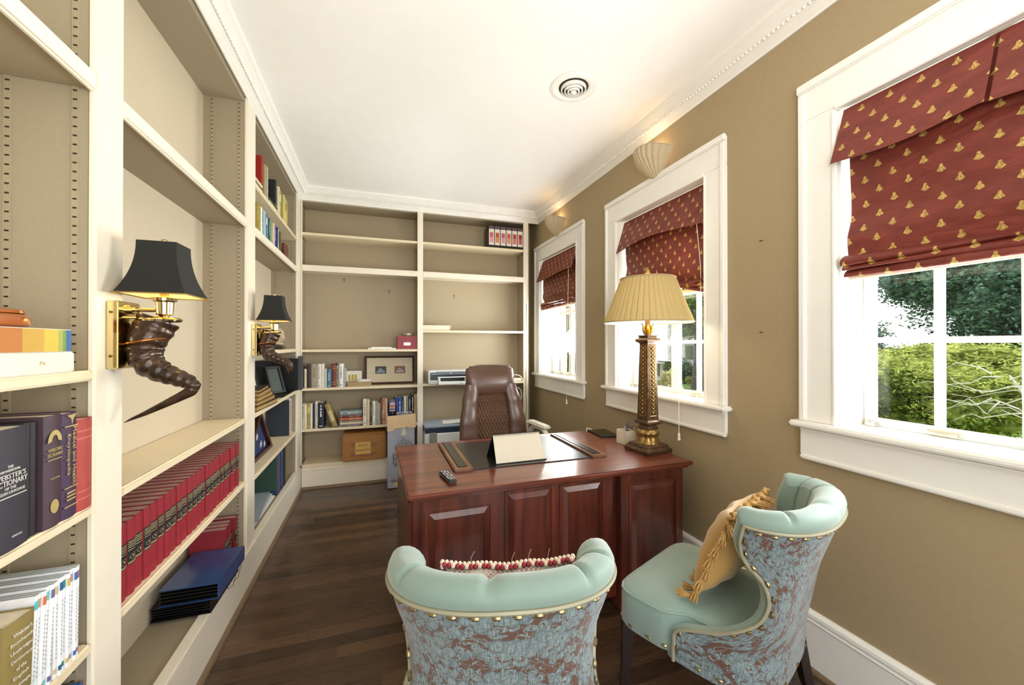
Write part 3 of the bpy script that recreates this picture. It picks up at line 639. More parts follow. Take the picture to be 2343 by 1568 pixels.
for k in range(5):
    a = k*2*PI/5+.3; b.tube([(.012*math.cos(a), .012*math.sin(a), 1.56-z0), (.026*math.cos(a), .026*math.sin(a), 1.59-z0), (.03*math.cos(a), .03*math.sin(a), 1.615-z0), (.02*math.cos(a), .02*math.sin(a), 1.632-z0)], [.006, .012, .01, .003], 6)
part('flame_leaves', b, mat('bright_gilt', '#d7a32e', .3, .8), TL, True, True)
for sx in (-1, 1): part('harp', B().tube([(0, 0, 1.566-z0), (sx*.03, 0, 1.572-z0), (sx*.045, 0, 1.6-z0), (sx*.042, 0, 1.625-z0), (sx*.055, 0, 1.645-z0)], .0035, 6), BLACK, TL, True, True)
NP = 44
def pleat(u, v):
    a = 2*PI*u; rr = .292-.112*v; p = (u*NP) % 1; f = .0095*(1-v*.4)*(1 if p < .55 else (1-(p-.55)/.225) if p < .775 else (p-.775)/.225)
    return ((rr+f-.004)*math.cos(a), (rr+f-.004)*math.sin(a), 1.652-z0+.302*v)
SH = part('lamp_shade', B().grid(NP*8, 4, pleat, cu=True), shade_mat('pleated_silk', '#b8a473', .15), TL, 25, True)
part('shade_lining', B().lathe(L([(.284, 1.653), (.175, 1.952)]), (0, 0), 48), shade_mat('shade_inner', '#fff6e0', .3), SH, True, True)
for rr, z in ((.294, 1.652), (.182, 1.954)):
    part('shade_trim', B().tube([(rr*math.cos(a), rr*math.sin(a), z-z0) for a in [2*PI*k/64 for k in range(64)]], .0055, 6, closed=True), mat('shade_binding', '#a8946a', .7), SH, True, True)
part('bulb', B().lathe(L([(.012, 1.69), (.028, 1.73), (.03, 1.76), (.018, 1.79), (.0, 1.8)]), (0, 0), 14), mat('warm_bulb', '#ffe9c0', .3, emit=10), TL, True, True)
part('finial', B().tube([(0, 0, 1.80-z0), (0, 0, 1.965-z0)], .004, 6).lathe(L([(.004, 1.958), (.014, 1.966), (.01, 1.975), (.02, 1.99), (.024, 2.005), (.016, 2.025), (.006, 2.036), (.0, 2.04)]), (0, 0), 10), GOLD, TL, True, True)
lamp('table_lamp_light', 'POINT', (1.679, 2.19, 1.746), (0, 0, 0), 6, (1, .85, .62), shadow_soft_size=.04)
# ================================================================ EXECUTIVE CHAIR
EC = thing('executive_chair', 'brown leather executive office chair with quilted back, behind the desk', 'office chair', (1.045, 3.62, 0), PI+math.radians(5))
# local: +y is where the sitter faces; after the half turn the chair faces the desk
def lerp(T, z):
    for (a, b_) in zip(T, T[1:]):
        if z <= b_[0]:
            t = (z-a[0])/(b_[0]-a[0]); t = t*t*(3-2*t); return [a[k]+(b_[k]-a[k])*t for k in range(1, len(a))]
    return list(T[-1][1:])
EP = [(.48, .29, -.05), (.62, .325, -.07), (.75, .32, -.085), (.95, .285, -.115), (1.1, .25, -.14), (1.22, .225, -.165), (1.285, .19, -.18), (1.3, .12, -.185)]
def eback(u, v):                                                # closed slab outline
    z = .48+.815*v; w, y = lerp(EP, z); a = 2*PI*u; x = w*math.copysign(abs(math.cos(a))**.6, math.cos(a)); d = .055*math.copysign(abs(math.sin(a))**.7, math.sin(a))
    wrap = .07*(abs(x)/max(w, .01))**2.5
    return (x, y-.035+d*(.9 if v < .97 else .5)+wrap, z)
part('back_shell', B().grid(40, 24, eback, cu=True), LEATHD, EC, True, True)
def bolster(sg):
    def f(u, v):
        z = .5+.62*v; w, y = lerp(EP, z); a = 2*PI*u; wi = .19-.03*(2*v-1)**2-.03*v
        xm = sg*(w*.99+wi)/2; hw_ = (w-wi)/2+.012
        return (xm+hw_*math.cos(a), y+.045+.03*math.sin(a)+.06*(abs(xm)/.3)**2, z)
    return f
for sg in (-1, 1): part('bolster', B().grid(20, 22, bolster(sg), cu=True), LEATH, EC, True, True)
def quilt(u, v):
    z = .5+.56*v; w, y = lerp(EP, z); wi = .222-.035*(2*v-1)**2-.045*v; x = wi*(2*u-1)
    p, q = u*13+0, v*17
    A, C = (p+q*.5), (p-q*.5); h = abs(math.sin(PI*A))*abs(math.sin(PI*C))
    return (x, y+.035+.02*(1-(2*u-1)**2)+.021*h**.75, z)
part('quilted_panel', B().grid(130, 136, quilt), mat('quilted_leather', '#71533f', .26, var=.05, vs=60, coat=.3), EC, True, True)
def head(u, v):
    z = 1.035+.255*v; a = 2*PI*u; w = .215+.03*math.sin(v*PI*.75)-.03*(v > .9); y = -.125-.045*v
    k = math.sin(PI*(.12+.8*v))**.6
    x = w*math.copysign(abs(math.cos(a))**.55, math.cos(a)); d = .058*k*math.copysign(abs(math.sin(a))**.8, math.sin(a))
    return (x, y+.045+d-.03*(x/w)**2*0, z)
hb = B().grid(44, 20, head, cu=True); hb.grid(44, 4, lambda u, v: tuple(head(u, 1)[k]*(1-v)+((0, -.125, 1.295)[k])*v if k < 2 else head(u, 1)[2]+.008*math.sin(v*PI/2) for k in range(3)), cu=True)
hb.grid(44, 2, lambda u, v: tuple(head(u, 0)[k]*(1-v)+((0, -.09, 1.035)[k])*v for k in range(3)), cu=True)
part('headrest', hb, LEATH, EC, 70, True)
part('seat', B().bx(-.28, .28, -.08, .46, .40, .52, .05), LEATH, EC, 70, True)
CRM = mat('pale_arm_plastic', '#e8e2d4', .3)
for sg in (-1, 1):
    ad = 0 if sg < 0 else .17
    ar = part('arm', B().tube([(sg*.31, .02, .45), (sg*.36, .03, .55-ad*.6), (sg*.365, .05, .68-ad), (sg*.365, .12, .725-ad), (sg*.36, .3, .735-ad), (sg*.355, .37, .70-ad), (sg*.345, .36, .56-ad*.6), (sg*.31, .3, .45)], .026, 8), CRM, EC, True, True)
    part('arm_pad', B().bx(sg*.365-.045, sg*.365+.045, .02, .38, .735-ad, .768-ad, .016), CRM, ar, 70, True)
part('gas_lift', B().lathe([(.03, .12), (.03, .3), (.05, .36), (.08, .4)], (0, .15), 16), BLACK, EC, True, True)
for k in range(5):
    a = 2*PI*k/5+.3; lg = part('leg', B().tube([(0, .15, .12), (.18*math.cos(a), .15+.18*math.sin(a), .11), (.32*math.cos(a), .15+.32*math.sin(a), .075)], [.035, .025, .018], 8), LEATHD, EC, True, True)
    part('caster', B().ball((.32*math.cos(a), .15+.32*math.sin(a), .031), .031, 12), BLACK, lg, True, True)
# ================================================================ ACCENT CHAIRS
def catmull(T, u):
    n = len(T)-1; x = min(max(u, 0), .99999)*n; i = int(x); t = x-i; g = lambda k: T[min(max(k, 0), n)]
    a, b_, c, d = g(i-1), g(i), g(i+1), g(i+2)
    return [.5*(2*b_[k]+(c[k]-a[k])*t+(2*a[k]-5*b_[k]+4*c[k]-d[k])*t*t+(3*b_[k]-a[k]-3*c[k]+d[k])*t**3) for k in range(len(b_))]
CT = [(.335, -.255, .285, -.565), (.395, -.257, .286, -.57), (.455, -.275, .283, -.575), (.515, -.42, .272, -.585), (.58, -.515, .25, -.597), (.65, -.548, .232, -.61), (.72, -.535, .235, -.627), (.785, -.487, .258, -.648), (.85, -.48, .282, -.67), (.912, -.495, .292, -.692)]
def shell_pt(s, h):
    z, ye, w, yc = catmull(CT, h); th = abs(s)*PI/2
    e = .5+.3*min(1, max(0, (h-.15)/.45)); return Vector((math.copysign(w*math.sin(th)**e, s) if s else 0, yc+(ye-yc)*(1-max(0, math.cos(th))**(e+.12)), z))
def accent_chair(label, loc, rz):
    r = thing('tufted_accent_chair', label, 'chair', (loc[0], loc[1], 0), rz, 'tufted seafoam accent chairs')
    e = 1e-3
    def frame(s, h):
        s2 = max(-1+e, min(1-e, s)); h2 = max(e, min(1-e, h))
        ds = (shell_pt(s2+e, h2)-shell_pt(s2-e, h2)).normalized(); dh = (shell_pt(s2, h2+e)-shell_pt(s2, h2-e)).normalized()
        N = ds.cross(dh).normalized()
        if N.y > .0 and abs(s) < .5: N = -N
        if abs(s) >= .5 and N.x*s < 0: N = -N
        return shell_pt(s, h), N, ds, dh
    part('outer_back', B().grid(56, 44, lambda u, v: tuple(shell_pt(2*u-1, v)), uv=lambda u, v: (u*1.25, v*1.0)), DAM, r, 80, True)
    seams = (-.62, -.05, .42, .8)
    def thick(s, h):
        t = .07+.02*max(0, h-.6)/.4-.02*(1-h)*(abs(s) > .7)
        for q in seams: t -= .011*math.exp(-((s-q)/.018)**2)*(h > .55)
        for q in seams[:3]+(-.35, .2):                         # buttoned tufts on the inside back
            t -= .028*math.exp(-((s-q)/.09)**2-((h-(.82 if q in seams else .7))/.035)**2)
        return t
    def inner(s, h):
        P, N, ds, dh = frame(s, h); return P-N*thick(s, h)
    pad = B().grid(84, 56, lambda u, v: tuple(inner(2*u-1, v)))
    bd = [(-1, k/40, -1, 0) for k in range(40)]+[(-1, 1, -.9, .45), (-1, 1, -.7, .7), (-1, 1, -.45, .9)]+[(-1+2*k/72, 1, 0, 1) for k in range(1, 72)]+[(1, 1, .45, .9), (1, 1, .7, .7), (1, 1, .9, .45)]+[(1, 1-k/40, 1, 0) for k in range(1, 41)]
    rows = []; trim = []; nails = []
    for s, h, bs, bh in bd:
        P, N, ds, dh = frame(s, h); Q = inner(s, h); Bd = (ds*bs+dh*bh).normalized(); half = (P-Q)*.5; mid = (P+Q)*.5
        bul = .036+.012*(bh > .6)-.013*math.exp(-min([abs(s-q) for q in seams])**2/.0004)*(bh > .6)
        rows.append([tuple(mid+half*math.cos(PI*k/10)+Bd*bul*math.sin(PI*k/10)+N*.012*math.sin(PI*k/10)*(bh > .3)) for k in range(11)]); trim.append(tuple(P+N*.004+Bd*.002)); nails.append((P, N, Bd))
    pad.grid(len(rows)-1, 10, lambda u, v: rows[round(u*(len(rows)-1))][round(v*10)])
    part('inner_back', pad, SEA, r, 80, True)
    part('piping', B().tube(trim, .0062, 6), mat('grey_sage_piping', '#9a977f', .5, .1), r, True, True)
    nl = B().tube([(-.011, 0, 0), (-.006, 0, 0), (.006, 0, 0), (.011, 0, 0)], [.001, .0055, .0055, .001], 6).mesh('nailhead', NAIL, True)
    def nail(c, T_):
        o = link('nailhead', nl, r); o.location = c; o.rotation_euler = Vector(T_).to_track_quat('X', 'Z').to_euler()
    acc = 0
    for k in range(1, len(nails)):
        P, N, Bd = nails[k]; acc += (P-nails[k-1][0]).length
        if acc > .044: acc = 0; nail(P+N*.003-Bd*.013, P-nails[k-1][0])
    for k in range(-7, 8):
        P, N, ds, dh = frame(k/7.6, .02); nail(P+N*.001+dh*.014, ds)
    def foot(u):
        # seat outline: square in front, following the shell at the rear
        a = 2*PI*u; c, q = math.cos(a), math.sin(a); k = 8 if q > 0 else 4; m = (abs(c)**k+abs(q)**k)**(-1/k); yy = -.28+(.28 if q > 0 else .24)*q*m
        t = min(1, max(0, (yy+.30)/.1)); return ((.238+.056*t*t*(3-2*t))*c*m, yy)
    def seat(u, v):
        xx, yy = foot(u)
        pr = [(0, .35), (.97, .35), (1, .362), (1, .48), (.985, .497), (.95, .508), (.6, .52), (0, .525)]
        f, z = pr[round(v*7)]; return (xx*f, -.28+(yy+.28)*f, z)
    part('seat', B().grid(64, 7, seat, cu=True), SEA, r, 50, True)
    def rim(u, f, z):
        xx, yy = foot(u); return (xx*f, -.28+(yy+.28)*f, z)
    part('seat_piping', B().tube([rim(k/64, .992, .496) for k in range(64)], .005, 6, closed=True), SEA, r, True, True)
    for k in range(30):
        p = Vector(rim(k/30, 1.002, .372)); d = Vector(rim(k/30+.006, 1.002, .372))-p
        if p.y > -.245: nail(p, d)
    for sx in (-1, 1):
        part('leg', B().tube([(sx*.255, -.04, .36), (sx*.258, -.035, .18), (sx*.265, -.02, 0)], [.030, .026, .017], 4), LEGB, r, 20, True)
        part('leg', B().tube([(sx*.2, -.52, .36), (sx*.205, -.55, .18), (sx*.215, -.62, 0)], [.028, .024, .017], 4), LEGB, r, 20, True)
    return r
C1 = accent_chair('seafoam tufted chair seen from behind, holding the red and cream pillow, facing the desk', (.438, 1.505), math.radians(-13.9))
C2 = accent_chair('seafoam tufted chair turned sideways by the wall, holding a gold tasseled pillow', (1.20, 1.55), math.radians(23))
def pillow(name, label, ch_loc, ch_rz, c, hw, th, tilt, mats, fringe):
    a = ch_rz; X = Vector((math.cos(a), math.sin(a), 0)); F = Vector((-math.sin(a), math.cos(a), 0)); U = Vector((0, 0, 1))
    pos = Vector((ch_loc[0], ch_loc[1], 0))+X*c[0]+F*c[1]+U*c[2]
    r = thing(name, label, 'pillow', tuple(pos)); M = Matrix.Rotation(a, 4, 'Z') @ Matrix.Rotation(tilt, 4, 'X'); r.rotation_euler = M.to_euler()
    def side(sg):
        def f(u, v):
            p, q = 2*u-1, 2*v-1; pin = 1-.09*(1-abs(p)**2)*abs(q)**3; pin2 = 1-.09*(1-abs(q)**2)*abs(p)**3
            d = th*(max(0, 1-abs(p)**2.6)*max(0, 1-abs(q)**2.6))**.55; wr = .006*math.sin(p*9+q*5)*math.sin(q*7)*(1-p*p)
            return (p*hw*pin2, sg*(d+wr), q*hw*pin)
        return f
    b = B().grid(26, 26, side(1), 0).grid(26, 26, side(-1), len(mats)-1)
    part('cover', b, mats, r, 80, True); fringe(r, side(1)); return r
def tassels(r, f):
    rope = []; rnd = random.Random(3); Minv = r.rotation_euler.to_matrix().inverted(); down = Minv @ Vector((0, 0, -1)); az = r.rotation_euler.z; fwd = Minv @ Vector((-math.sin(az), math.cos(az), 0))
    edge = [(k/40, 0) for k in range(40)]+[(1, k/40) for k in range(40)]+[(1-k/40, 1) for k in range(40)]+[(0, 1-k/40) for k in range(40)]
    for i, (u, v) in enumerate(edge):
        p = Vector(f(u, v)); o = Vector((p.x, 0, p.z)).normalized()
        rope.append(tuple(p+o*.005+Vector((0, .008*math.sin(i*1.7), .004*math.cos(i*2.3)))))
        if i % 5 == 0 and i not in (80, 120):
            b = B(); dn = (fwd+down*-.12+Vector((rnd.uniform(-.5, .5), 0, 0))).normalized() if i < 41 else (o*.75+down*.8+Vector((rnd.uniform(-.3, .3), rnd.uniform(-.4, .3), 0))).normalized(); q = p+o*.01
            b.ball(tuple(q), .0125, 8, sc=(1, .9, 1)); b.tube([q, q+dn*.014, q+dn*.02], [.009, .0095, .008], 8)
            for k in range(14):
                a = 2*PI*k/14; w = dn.orthogonal().normalized(); w2 = dn.cross(w); sp = (w*math.cos(a)+w2*math.sin(a))*.011*(1 if k % 2 else .5)
                b.tube([q+dn*.018+sp*.5, q+dn*.034+sp, q+dn*rnd.uniform(.05, .058)+sp*1.25], [.0032, .003, .0018], 5)
            part('tassel', b, GTAS, r, True, True)
    part('rope_edge', B().tube(rope, .0065, 6, closed=True), GTAS, r, True, True)
def braid(r, f):
    edge = [(k/60, 0) for k in range(60)]+[(1, k/60) for k in range(60)]+[(1-k/60, 1) for k in range(60)]+[(0, 1-k/60) for k in range(60)]
    b = B(); rnd = random.Random(5)
    for i, (u, v) in enumerate(edge):
        p = Vector(f(u, v)); o = Vector((p.x, 0, p.z)).normalized(); y = (.005, -.004)[i % 2]
        b.ball(tuple(p+o*.006+Vector((0, y, 0))), .0075, 6, 1 if i % 2 and i % 6 > 1 else 0, (1, 1.3, 1))
    for i in (132, 141, 149, 168):
        p = Vector(f(*edge[i])); b.tube([p, p+Vector((.004, .003, .03)), p+Vector((-.006+.02*rnd.random(), 0, .05))], .0009, 4)
    part('braided_edge', b, [mat('cream_fringe', '#e7d5c0', .9), mat('red_thread', '#9c3040', .8)], r, True, True)
def needle_mat():
    N = NT('red_cream_needlepoint'); v = N.coord('Object', (150, 150, 90)); c = N.n('TexChecker'); c.inputs['Scale'].default_value = 1; N.l(v, c.inputs[0])
    f = N.noise(N.coord('Object'), 14, 3); N.l(N.mix(N.math('MULTIPLY', c.outputs['Fac'], N.ramp(f, .45, .7)), '#ecdfd2', '#9a2f3c'), N.b.inputs['Base Color']); N.b.inputs['Roughness'].default_value = .9
    return N.m
pillow('throw_pillow', 'gold silk throw pillow with tassel fringe, on the sideways tufted chair', (1.20, 1.55), math.radians(23), (.0, -.352, .722), .187, .072, math.radians(22), [GFAB, GFAB], tassels)
pillow('throw_pillow', 'red and cream needlepoint pillow showing over the back of the foremost chair', (.438, 1.505), math.radians(-13.9), (.02, -.41, .712), .18, .045, math.radians(12), [needle_mat(), needle_mat()], braid)
# ================================================================ BOOKS AND SHELF GOODS
def cloth(h): return mat('cloth_'+h.lstrip('#'), h, .55, var=.09, vs=30)
GILT = mat('gilt_stamp', '#d5c68f', .4, .3); SILV = mat('pale_stamp', '#dcdcd2', .5)
ORD = 'zeroth first second third fourth fifth sixth seventh eighth ninth tenth eleventh twelfth thirteenth fourteenth fifteenth sixteenth seventeenth eighteenth nineteenth twentieth twenty-first twenty-second twenty-third twenty-fourth twenty-fifth twenty-sixth'.split()
CACHE = {}
def book(label, t, h, d, col, loc, rz=0, lean=0, group=None, style='plain', accent='#d5c68f', flat=False, name='book', pages=PAGE):
    """local: thickness along x, spine at y=0 looking to -y, height z."""
    key = (round(t, 4), round(h, 3), round(d, 3), col, style, accent, pages.name)
    if key not in CACHE:
        b = B(); cv = .0025; bl = min(.006, t*.25)
        b.box(0, cv, .002, d, 0, h).box(t-cv, t, .002, d, 0, h)
        b.grid(8, 1, lambda u, v: (t*u, .003-bl*math.sin(PI*u), h*v))
        def band(z0, z1, mi, x0=.0, x1=1., pr=.0006): b.grid(6, 1, lambda u, v: (t*(x0+(x1-x0)*u), .003-pr-bl*math.sin(PI*(x0+(x1-x0)*u)), h*(z0+(z1-z0)*v)), mi)
        if style == 'red':
            band(.40, .73, 1)
            for z in (.415, .43, .70, .675, .65, .625, .59): band(z, z+.008, 2, .06, .94, .0012)
            for k in range(9):
                a = 2*PI*k/9; band(.50+.035*math.sin(a)-.004, .50+.035*math.sin(a)+.004, 2, .5+.3*math.cos(a)-.05, .5+.3*math.cos(a)+.05, .0012)
            band(.49, .515, 2, .42, .58, .0012)
        elif style == 'label':
            band(.62, .86, 1, .1, .9); band(.08, .12, 1, .2, .8)
        elif style == 'title':
            rr = random.Random(key.__repr__()); z = .36+rr.random()*.1
            while z < .84:
                q = rr.uniform(.03, .11); band(z, z+q, 1, .42-.06*rr.random(), .56+.08*rr.random()); z += q+rr.choice((.012, .012, .04))
            band(.07, .1, 1, .25, .75)
        elif style == 'stripes':
            for z in (.12, .2, .78, .86): band(z, z+.018, 1)
        elif style == 'journal':
            band(.865, .95, 1); band(.05, .1, 1); 
            for k in range(14): band(.2+k*.042, .22+k*.042, 2, .42, .62)
        elif style == 'square':
            band(.25, .7, 1, .2, .85)
        me = b.mesh('cover', [cloth(col), cloth(accent), GILT if style == 'red' else mat('faint_print', '#9a9a98', .7)], 50)
        p = B().box(cv, t-cv, .004, d-.005, .003, h-.003) if style != 'journal' else B().box(.001, t-.001, .004, d-.001, .001, h-.0005)
        CACHE[key] = (me, p.mesh('pages', pages))
    me, pm = CACHE[key]
    o = link(name, me); o.location = (loc[0], loc[1], loc[2]+(t*math.sin(lean) if lean > 0 else 0)); tag(o, label, 'book', group)
    M = Matrix.Rotation(rz, 4, 'Z') @ (Matrix.Rotation(lean, 4, 'Y') if lean else Matrix.Identity(4))
    if flat: M = Matrix.Rotation(rz, 4, 'Z') @ Matrix.Rotation(PI/2, 4, 'Y')
    o.rotation_euler = M.to_euler(); link('pages', pm, o); LOC[o.name] = (0, 0, 0)
    return o
def row(items, start, step_axis, zt, front, group, where, depth=.172, lean=0, gap=.0012, first=1):
    """items: (colour words, hex, thickness, height, style, accent). step_axis 'x' (end wall) or 'y' (side wall)"""
    c = start
    for k, it in enumerate(items):
        nm, hx, t, h, st, ac = (it+('plain', '#d5c68f'))[:6] if len(it) < 6 else it
        d = min(depth, .28); jit = random.uniform(0, .014)
        lab = '%s book, %s %s' % (nm, ORD[first+k], where)
        if step_axis == 'x': book(lab, t, h, d, hx, (c, front+jit, zt+.0008), 0, lean, group, st, ac)
        else: book(lab, t, h, d, hx, (front-jit, c, zt+.0008), PI/2, lean, group, st, ac)
        c += t+gap
    return c
# --- side bookcase, first bay
o = thing('gift_box', 'box lid striped in rainbow colours, lying on a white box', 'box', (-.85, 1.2, 1.481))
part('lid', B().box(-.95, -.757, 1.06, 1.352, 1.481, 1.538), mat('white_board', '#e0d8cb', .6), o)
b = B(); stc = ['#b04d76', '#b8712f', '#c29a3c', '#c9b244', '#98a552', '#748f3c', '#2f5f96']; yy = [1.06, 1.135, 1.20, 1.262, 1.307, 1.322, 1.333, 1.351]
for k in range(7): b.box(-.7568, -.756, yy[k], yy[k+1], 1.482, 1.5365, k)
part('striped_side', b, [mat('stripe_'+c[1:], c, .5, var=.02) for c in stc], o)
o = thing('storage_box', 'plain white card box under the rainbow striped lid', 'box', (-.86, 1.2, 1.428))
part('body', B().bx(-.97, -.755, 1.03, 1.362, 1.428, 1.4805, .003), mat('white_board', '#e0d8cb', .6), o, 40)
text('Pic', mat('faint_gold_print', '#b9a06a', .5), o, (-.755, 1.256, 1.455), (0, 1, 0), (0, 0, 1), .009, .017)
o = thing('turned_bowl', 'orange lacquered lidded bowl resting on the rainbow striped box', 'bowl', (-.85, 1.235, 1.5385))
part('body', B().lathe([(.0, 1.539), (.06, 1.5392), (.068, 1.545), (.066, 1.562), (.058, 1.57), (.05, 1.572)], (-.84, 1.235), 32), mat('orange_lacquer', '#94501f', .2, var=.2, coat=.5), o, True)
part('lid', B().lathe([(.058, 1.572), (.056, 1.579), (.04, 1.584), (.0, 1.586)], (-.84, 1.235), 32), mat('orange_lacquer', '#94501f'), o, True)
book('tall black book beyond the purple dictionaries, first of two black spines', .021, .268, .19, '#17151a', (-.766, 1.2225, 1.0508), PI/2, 0, 'reference volumes', 'plain')
book('thick black-brown book with gilt foot line, between dark dictionary and purple dictionary', .02, .266, .19, '#1d171b', (-.768, 1.2435, 1.0508), PI/2, 0, 'reference volumes', 'plain')
WT = mat('white_foil', '#d9d6cc', .4); YEL = mat('gilt_foil', '#cdb87a', .35, .4)
o = book('big dark grey dictionary with white spine lettering on the shelf', .108, .267, .19, '#35313a', (-.757, 1.113, 1.0508), PI/2, 0, 'reference volumes')
for tx, z, hh, w in (('THE', .184, .006, .014), ('NEW INTERNATIONAL', .176, .005, .05), ("WEBSTER'S", .164, .011, .08), ('DICTIONARY', .150, .012, .086), ('OF THE', .138, .006, .028), ('ENGLISH LANGUAGE', .129, .006, .074)):
    text(tx, WT, o, (.054, -.0072+.003+.002-.0015, z), (1, 0, 0), (0, 0, 1), hh, w, local=True)
part('rule', B().box(.012, .096, -.0042, -.0034, .118, .120), WT, o, False, True); text('LEXICON', WT, o, (.07, -.0044, .03), (1, 0, 0), (0, 0, 1), .004, .024, local=True)
o = book('purple-brown dictionary with gilt crest and round seal on its spine', .056, .275, .19, '#46333c', (-.757, 1.2645, 1.0508), PI/2, 0, 'reference volumes')
for tx, z, hh, w in (('WEBSTERS', .19, .008, .044), ('DICTIONARY', .178, .008, .048), ('DELUXE', .12, .004, .03)):
    text(tx, YEL, o, (.028, -.0042, z), (1, 0, 0), (0, 0, 1), hh, w, local=True)
part('gilt_arch', B().prism([(.028+.022*math.cos(a), .208+.03*math.sin(a)) for a in [PI*k/10 for k in range(11)]]+[(.028+.010*math.cos(a), .212+.014*math.sin(a)) for a in [PI-PI*k/10 for k in range(11)]], 1, -.0044, -.0034), YEL, o, False, True)
part('gilt_rule', B().box(.006, .05, -.0042, -.0034, .165, .167), YEL, o, False, True)
part('gilt_seal', B().prism([(.028+.013*math.cos(a), .05+.017*math.sin(a)) for a in [2*PI*k/16 for k in range(16)]], 1, -.0044, -.0034), YEL, o, False, True)
o = book('purple medical encyclopedia with gilt vertical title, beside the red book', .054, .272, .19, '#3f2a45', (-.757, 1.3215, 1.0508), PI/2, 0, 'reference volumes')
text('Medical and Health', YEL, o, (.037, -.0044, .16), (0, 0, -1), (1, 0, 0), .013, .15, local=True); text('Encyclopedia', YEL, o, (.016, -.0044, .165), (0, 0, -1), (1, 0, 0), .015, .105, local=True)
for z in (.236, .078, .03): part('gilt_rule', B().box(.004, .05, -.0044, -.0034, z, z+.003), YEL, o, False, True)
for z in (.064, .055, .046): part('gilt_caption', B().box(.012, .042, -.0044, -.0034, z, z+.004), YEL, o, False, True)
part('gilt_caduceus', B().prism([(.01, .266), (.046, .268), (.033, .256), (.029, .242), (.026, .256)], 1, -.0044, -.0034), YEL, o, False, True)
book('pinkish red cloth book at the end of the dictionary row', .06, .247, .18, '#a8433c', (-.757, 1.377, 1.0508), PI/2, 0, 'reference volumes', 'stripes', '#c0645a')
TABS = [('aqua', '#56b7c6'), ('tan', '#b39a79'), ('orange', '#cf6a44'), ('teal', '#6fc0b8'), ('violet', '#635f94'), ('sand', '#cdb98c'), ('navy', '#2d5a86'), ('green', '#2f8288'), ('ochre', '#c9ab54'), ('mauve', '#a68e9e'), ('blue', '#3c67a0'), ('plum', '#9d6f83')]
c = 1.228
for k, (nm, hx) in enumerate(TABS):
    book('slim white volume with %s tab, %s along the low row of white spines' % (nm, ORD[k+1]), .0122, .243-.002*(k % 3), .2, '#eceef0', (-.757-.003*(k % 2), c, .6658+.0005), PI/2, .06 if k < 5 else .02, 'slim white volumes', 'journal', hx, pages=PAGEB); c += .0128+(.011 if k == 4 else 0)
o = book('thick gold dictionary with cream lettering propped before the white volumes', .085, .225, .17, '#8c7a45', (-.752, 1.138, .6665), PI/2, .05, 'reference volumes')
for k, (tx, w) in enumerate((("Webster's", .05), ('Encyclopedic', .062), ('Unabridged', .06), ('Dictionary', .056), ('of the', .026), ('English', .04), ('Language', .05))):
    text(tx, WT, o, (.045, -.0045, .195-k*.019), (1, 0, 0), (0, 0, 1), .0095, w, local=True)
part('rule', B().box(.01, .08, -.0042, -.0034, .056, .058), WT, o, False, True)
o = thing('binder', 'bright blue binder lying on the lowest shelf under the white volumes', 'binder', (-.85, 1.3, .254))
part('cover', B().bx(-.96, -.775, 1.22, 1.43, .56, .566, .002).bx(-.96, -.775, 1.22, 1.43, .51, .516, .002).bx(-.781, -.773, 1.22, 1.43, .51, .566, .002), cloth('#2a5fa8'), o, 40)
part('pages', B().box(-.955, -.782, 1.225, 1.425, .517, .5595), PAGE, o)
o2 = thing('storage_box', 'dark box beneath the blue binder on the lowest shelf', 'box', (-.85, 1.3, Z0-.011)); part('body', B().bx(-.965, -.797, 1.2, 1.43, Z0-.011, .5095, .004), cloth('#2b2a30'), o2, 40)
# --- side bookcase, second bay
y = 1.60
for k in range(24):
    book('red encyclopedia volume with black gilt band, %s from the near stile of the long row' % ORD[k+1], .0478, .25, .185, '#8e1f2a', (-.776-random.uniform(0, .006), y, .6695), PI/2, 0, 'red encyclopedia set', 'red', '#16171c', pages=mat('speckled_pages', '#b79a8b', .8)); y += .0487
y = 2.60
for k, dx in enumerate((.0, .004, .012, .0)):
    book('red encyclopedia volume behind the blue folders, %s of the four on the bottom shelf' % ORD[k+1], 0.0478, .25, .165, '#8e1f2a', (-.797-dx, y+(.014 if k == 3 else 0), Z0-.0115), PI/2, 0, 'red encyclopedias on the bottom shelf', 'red', '#16171c', pages=mat('speckled_pages', '#b79a8b', .8)); y += .0487
BF = mat('glossy_blue_folder', '#2b4a80', .18, var=.15, coat=.5); BKF = mat('black_folder_edge', '#0c0d10', .22)
for k, (z, lab) in enumerate(((Z0-.0115, 'black accordion file lying under the blue folder on the bottom shelf'), (.2995, 'blue elastic accordion folder on top of the black file, bottom shelf'))):
    o = thing('accordion_folder', lab, 'folder', (-.84, 2.43, z+(0 if k else .0145)), math.radians(-1), 'accordion folders')
    hgt = .058 if k == 0 else .075; dx = .03*k
    b = B()
    for i in range(9):
        zz = .003+i*(hgt-.006)/9; b.box(-.13+dx, .10+dx-.004*(i % 2), -.19+.012*(i % 2), .16, zz, zz+(hgt-.006)/9*.8)
    part('pleats', b, BKF, o, False, True)
    part('cover', B().bx(-.13+dx, .105+dx, -.2, .165, hgt-.004, hgt, .0018).bx(-.13+dx, .105+dx, -.2, .165, 0, .003, .0014).bx(.101+dx, .106+dx, -.2, .165, 0, hgt, .0018), BF if k else BKF, o, 40, True)
    if k:
        lp = lambda y0: [(.105, y0, .06), (.13, y0+.02, .045), (.14, y0+.02, .0), (.135, y0-.01, -.045), (.12, y0-.03, -.05), (.112, y0-.04, .0), (.106, y0-.03, .05)]
        part('elastic_cord', B().tube(lp(.0), .0014, 5).tube(lp(.07)[:5], .0014, 5), BLACK, o, True, True)
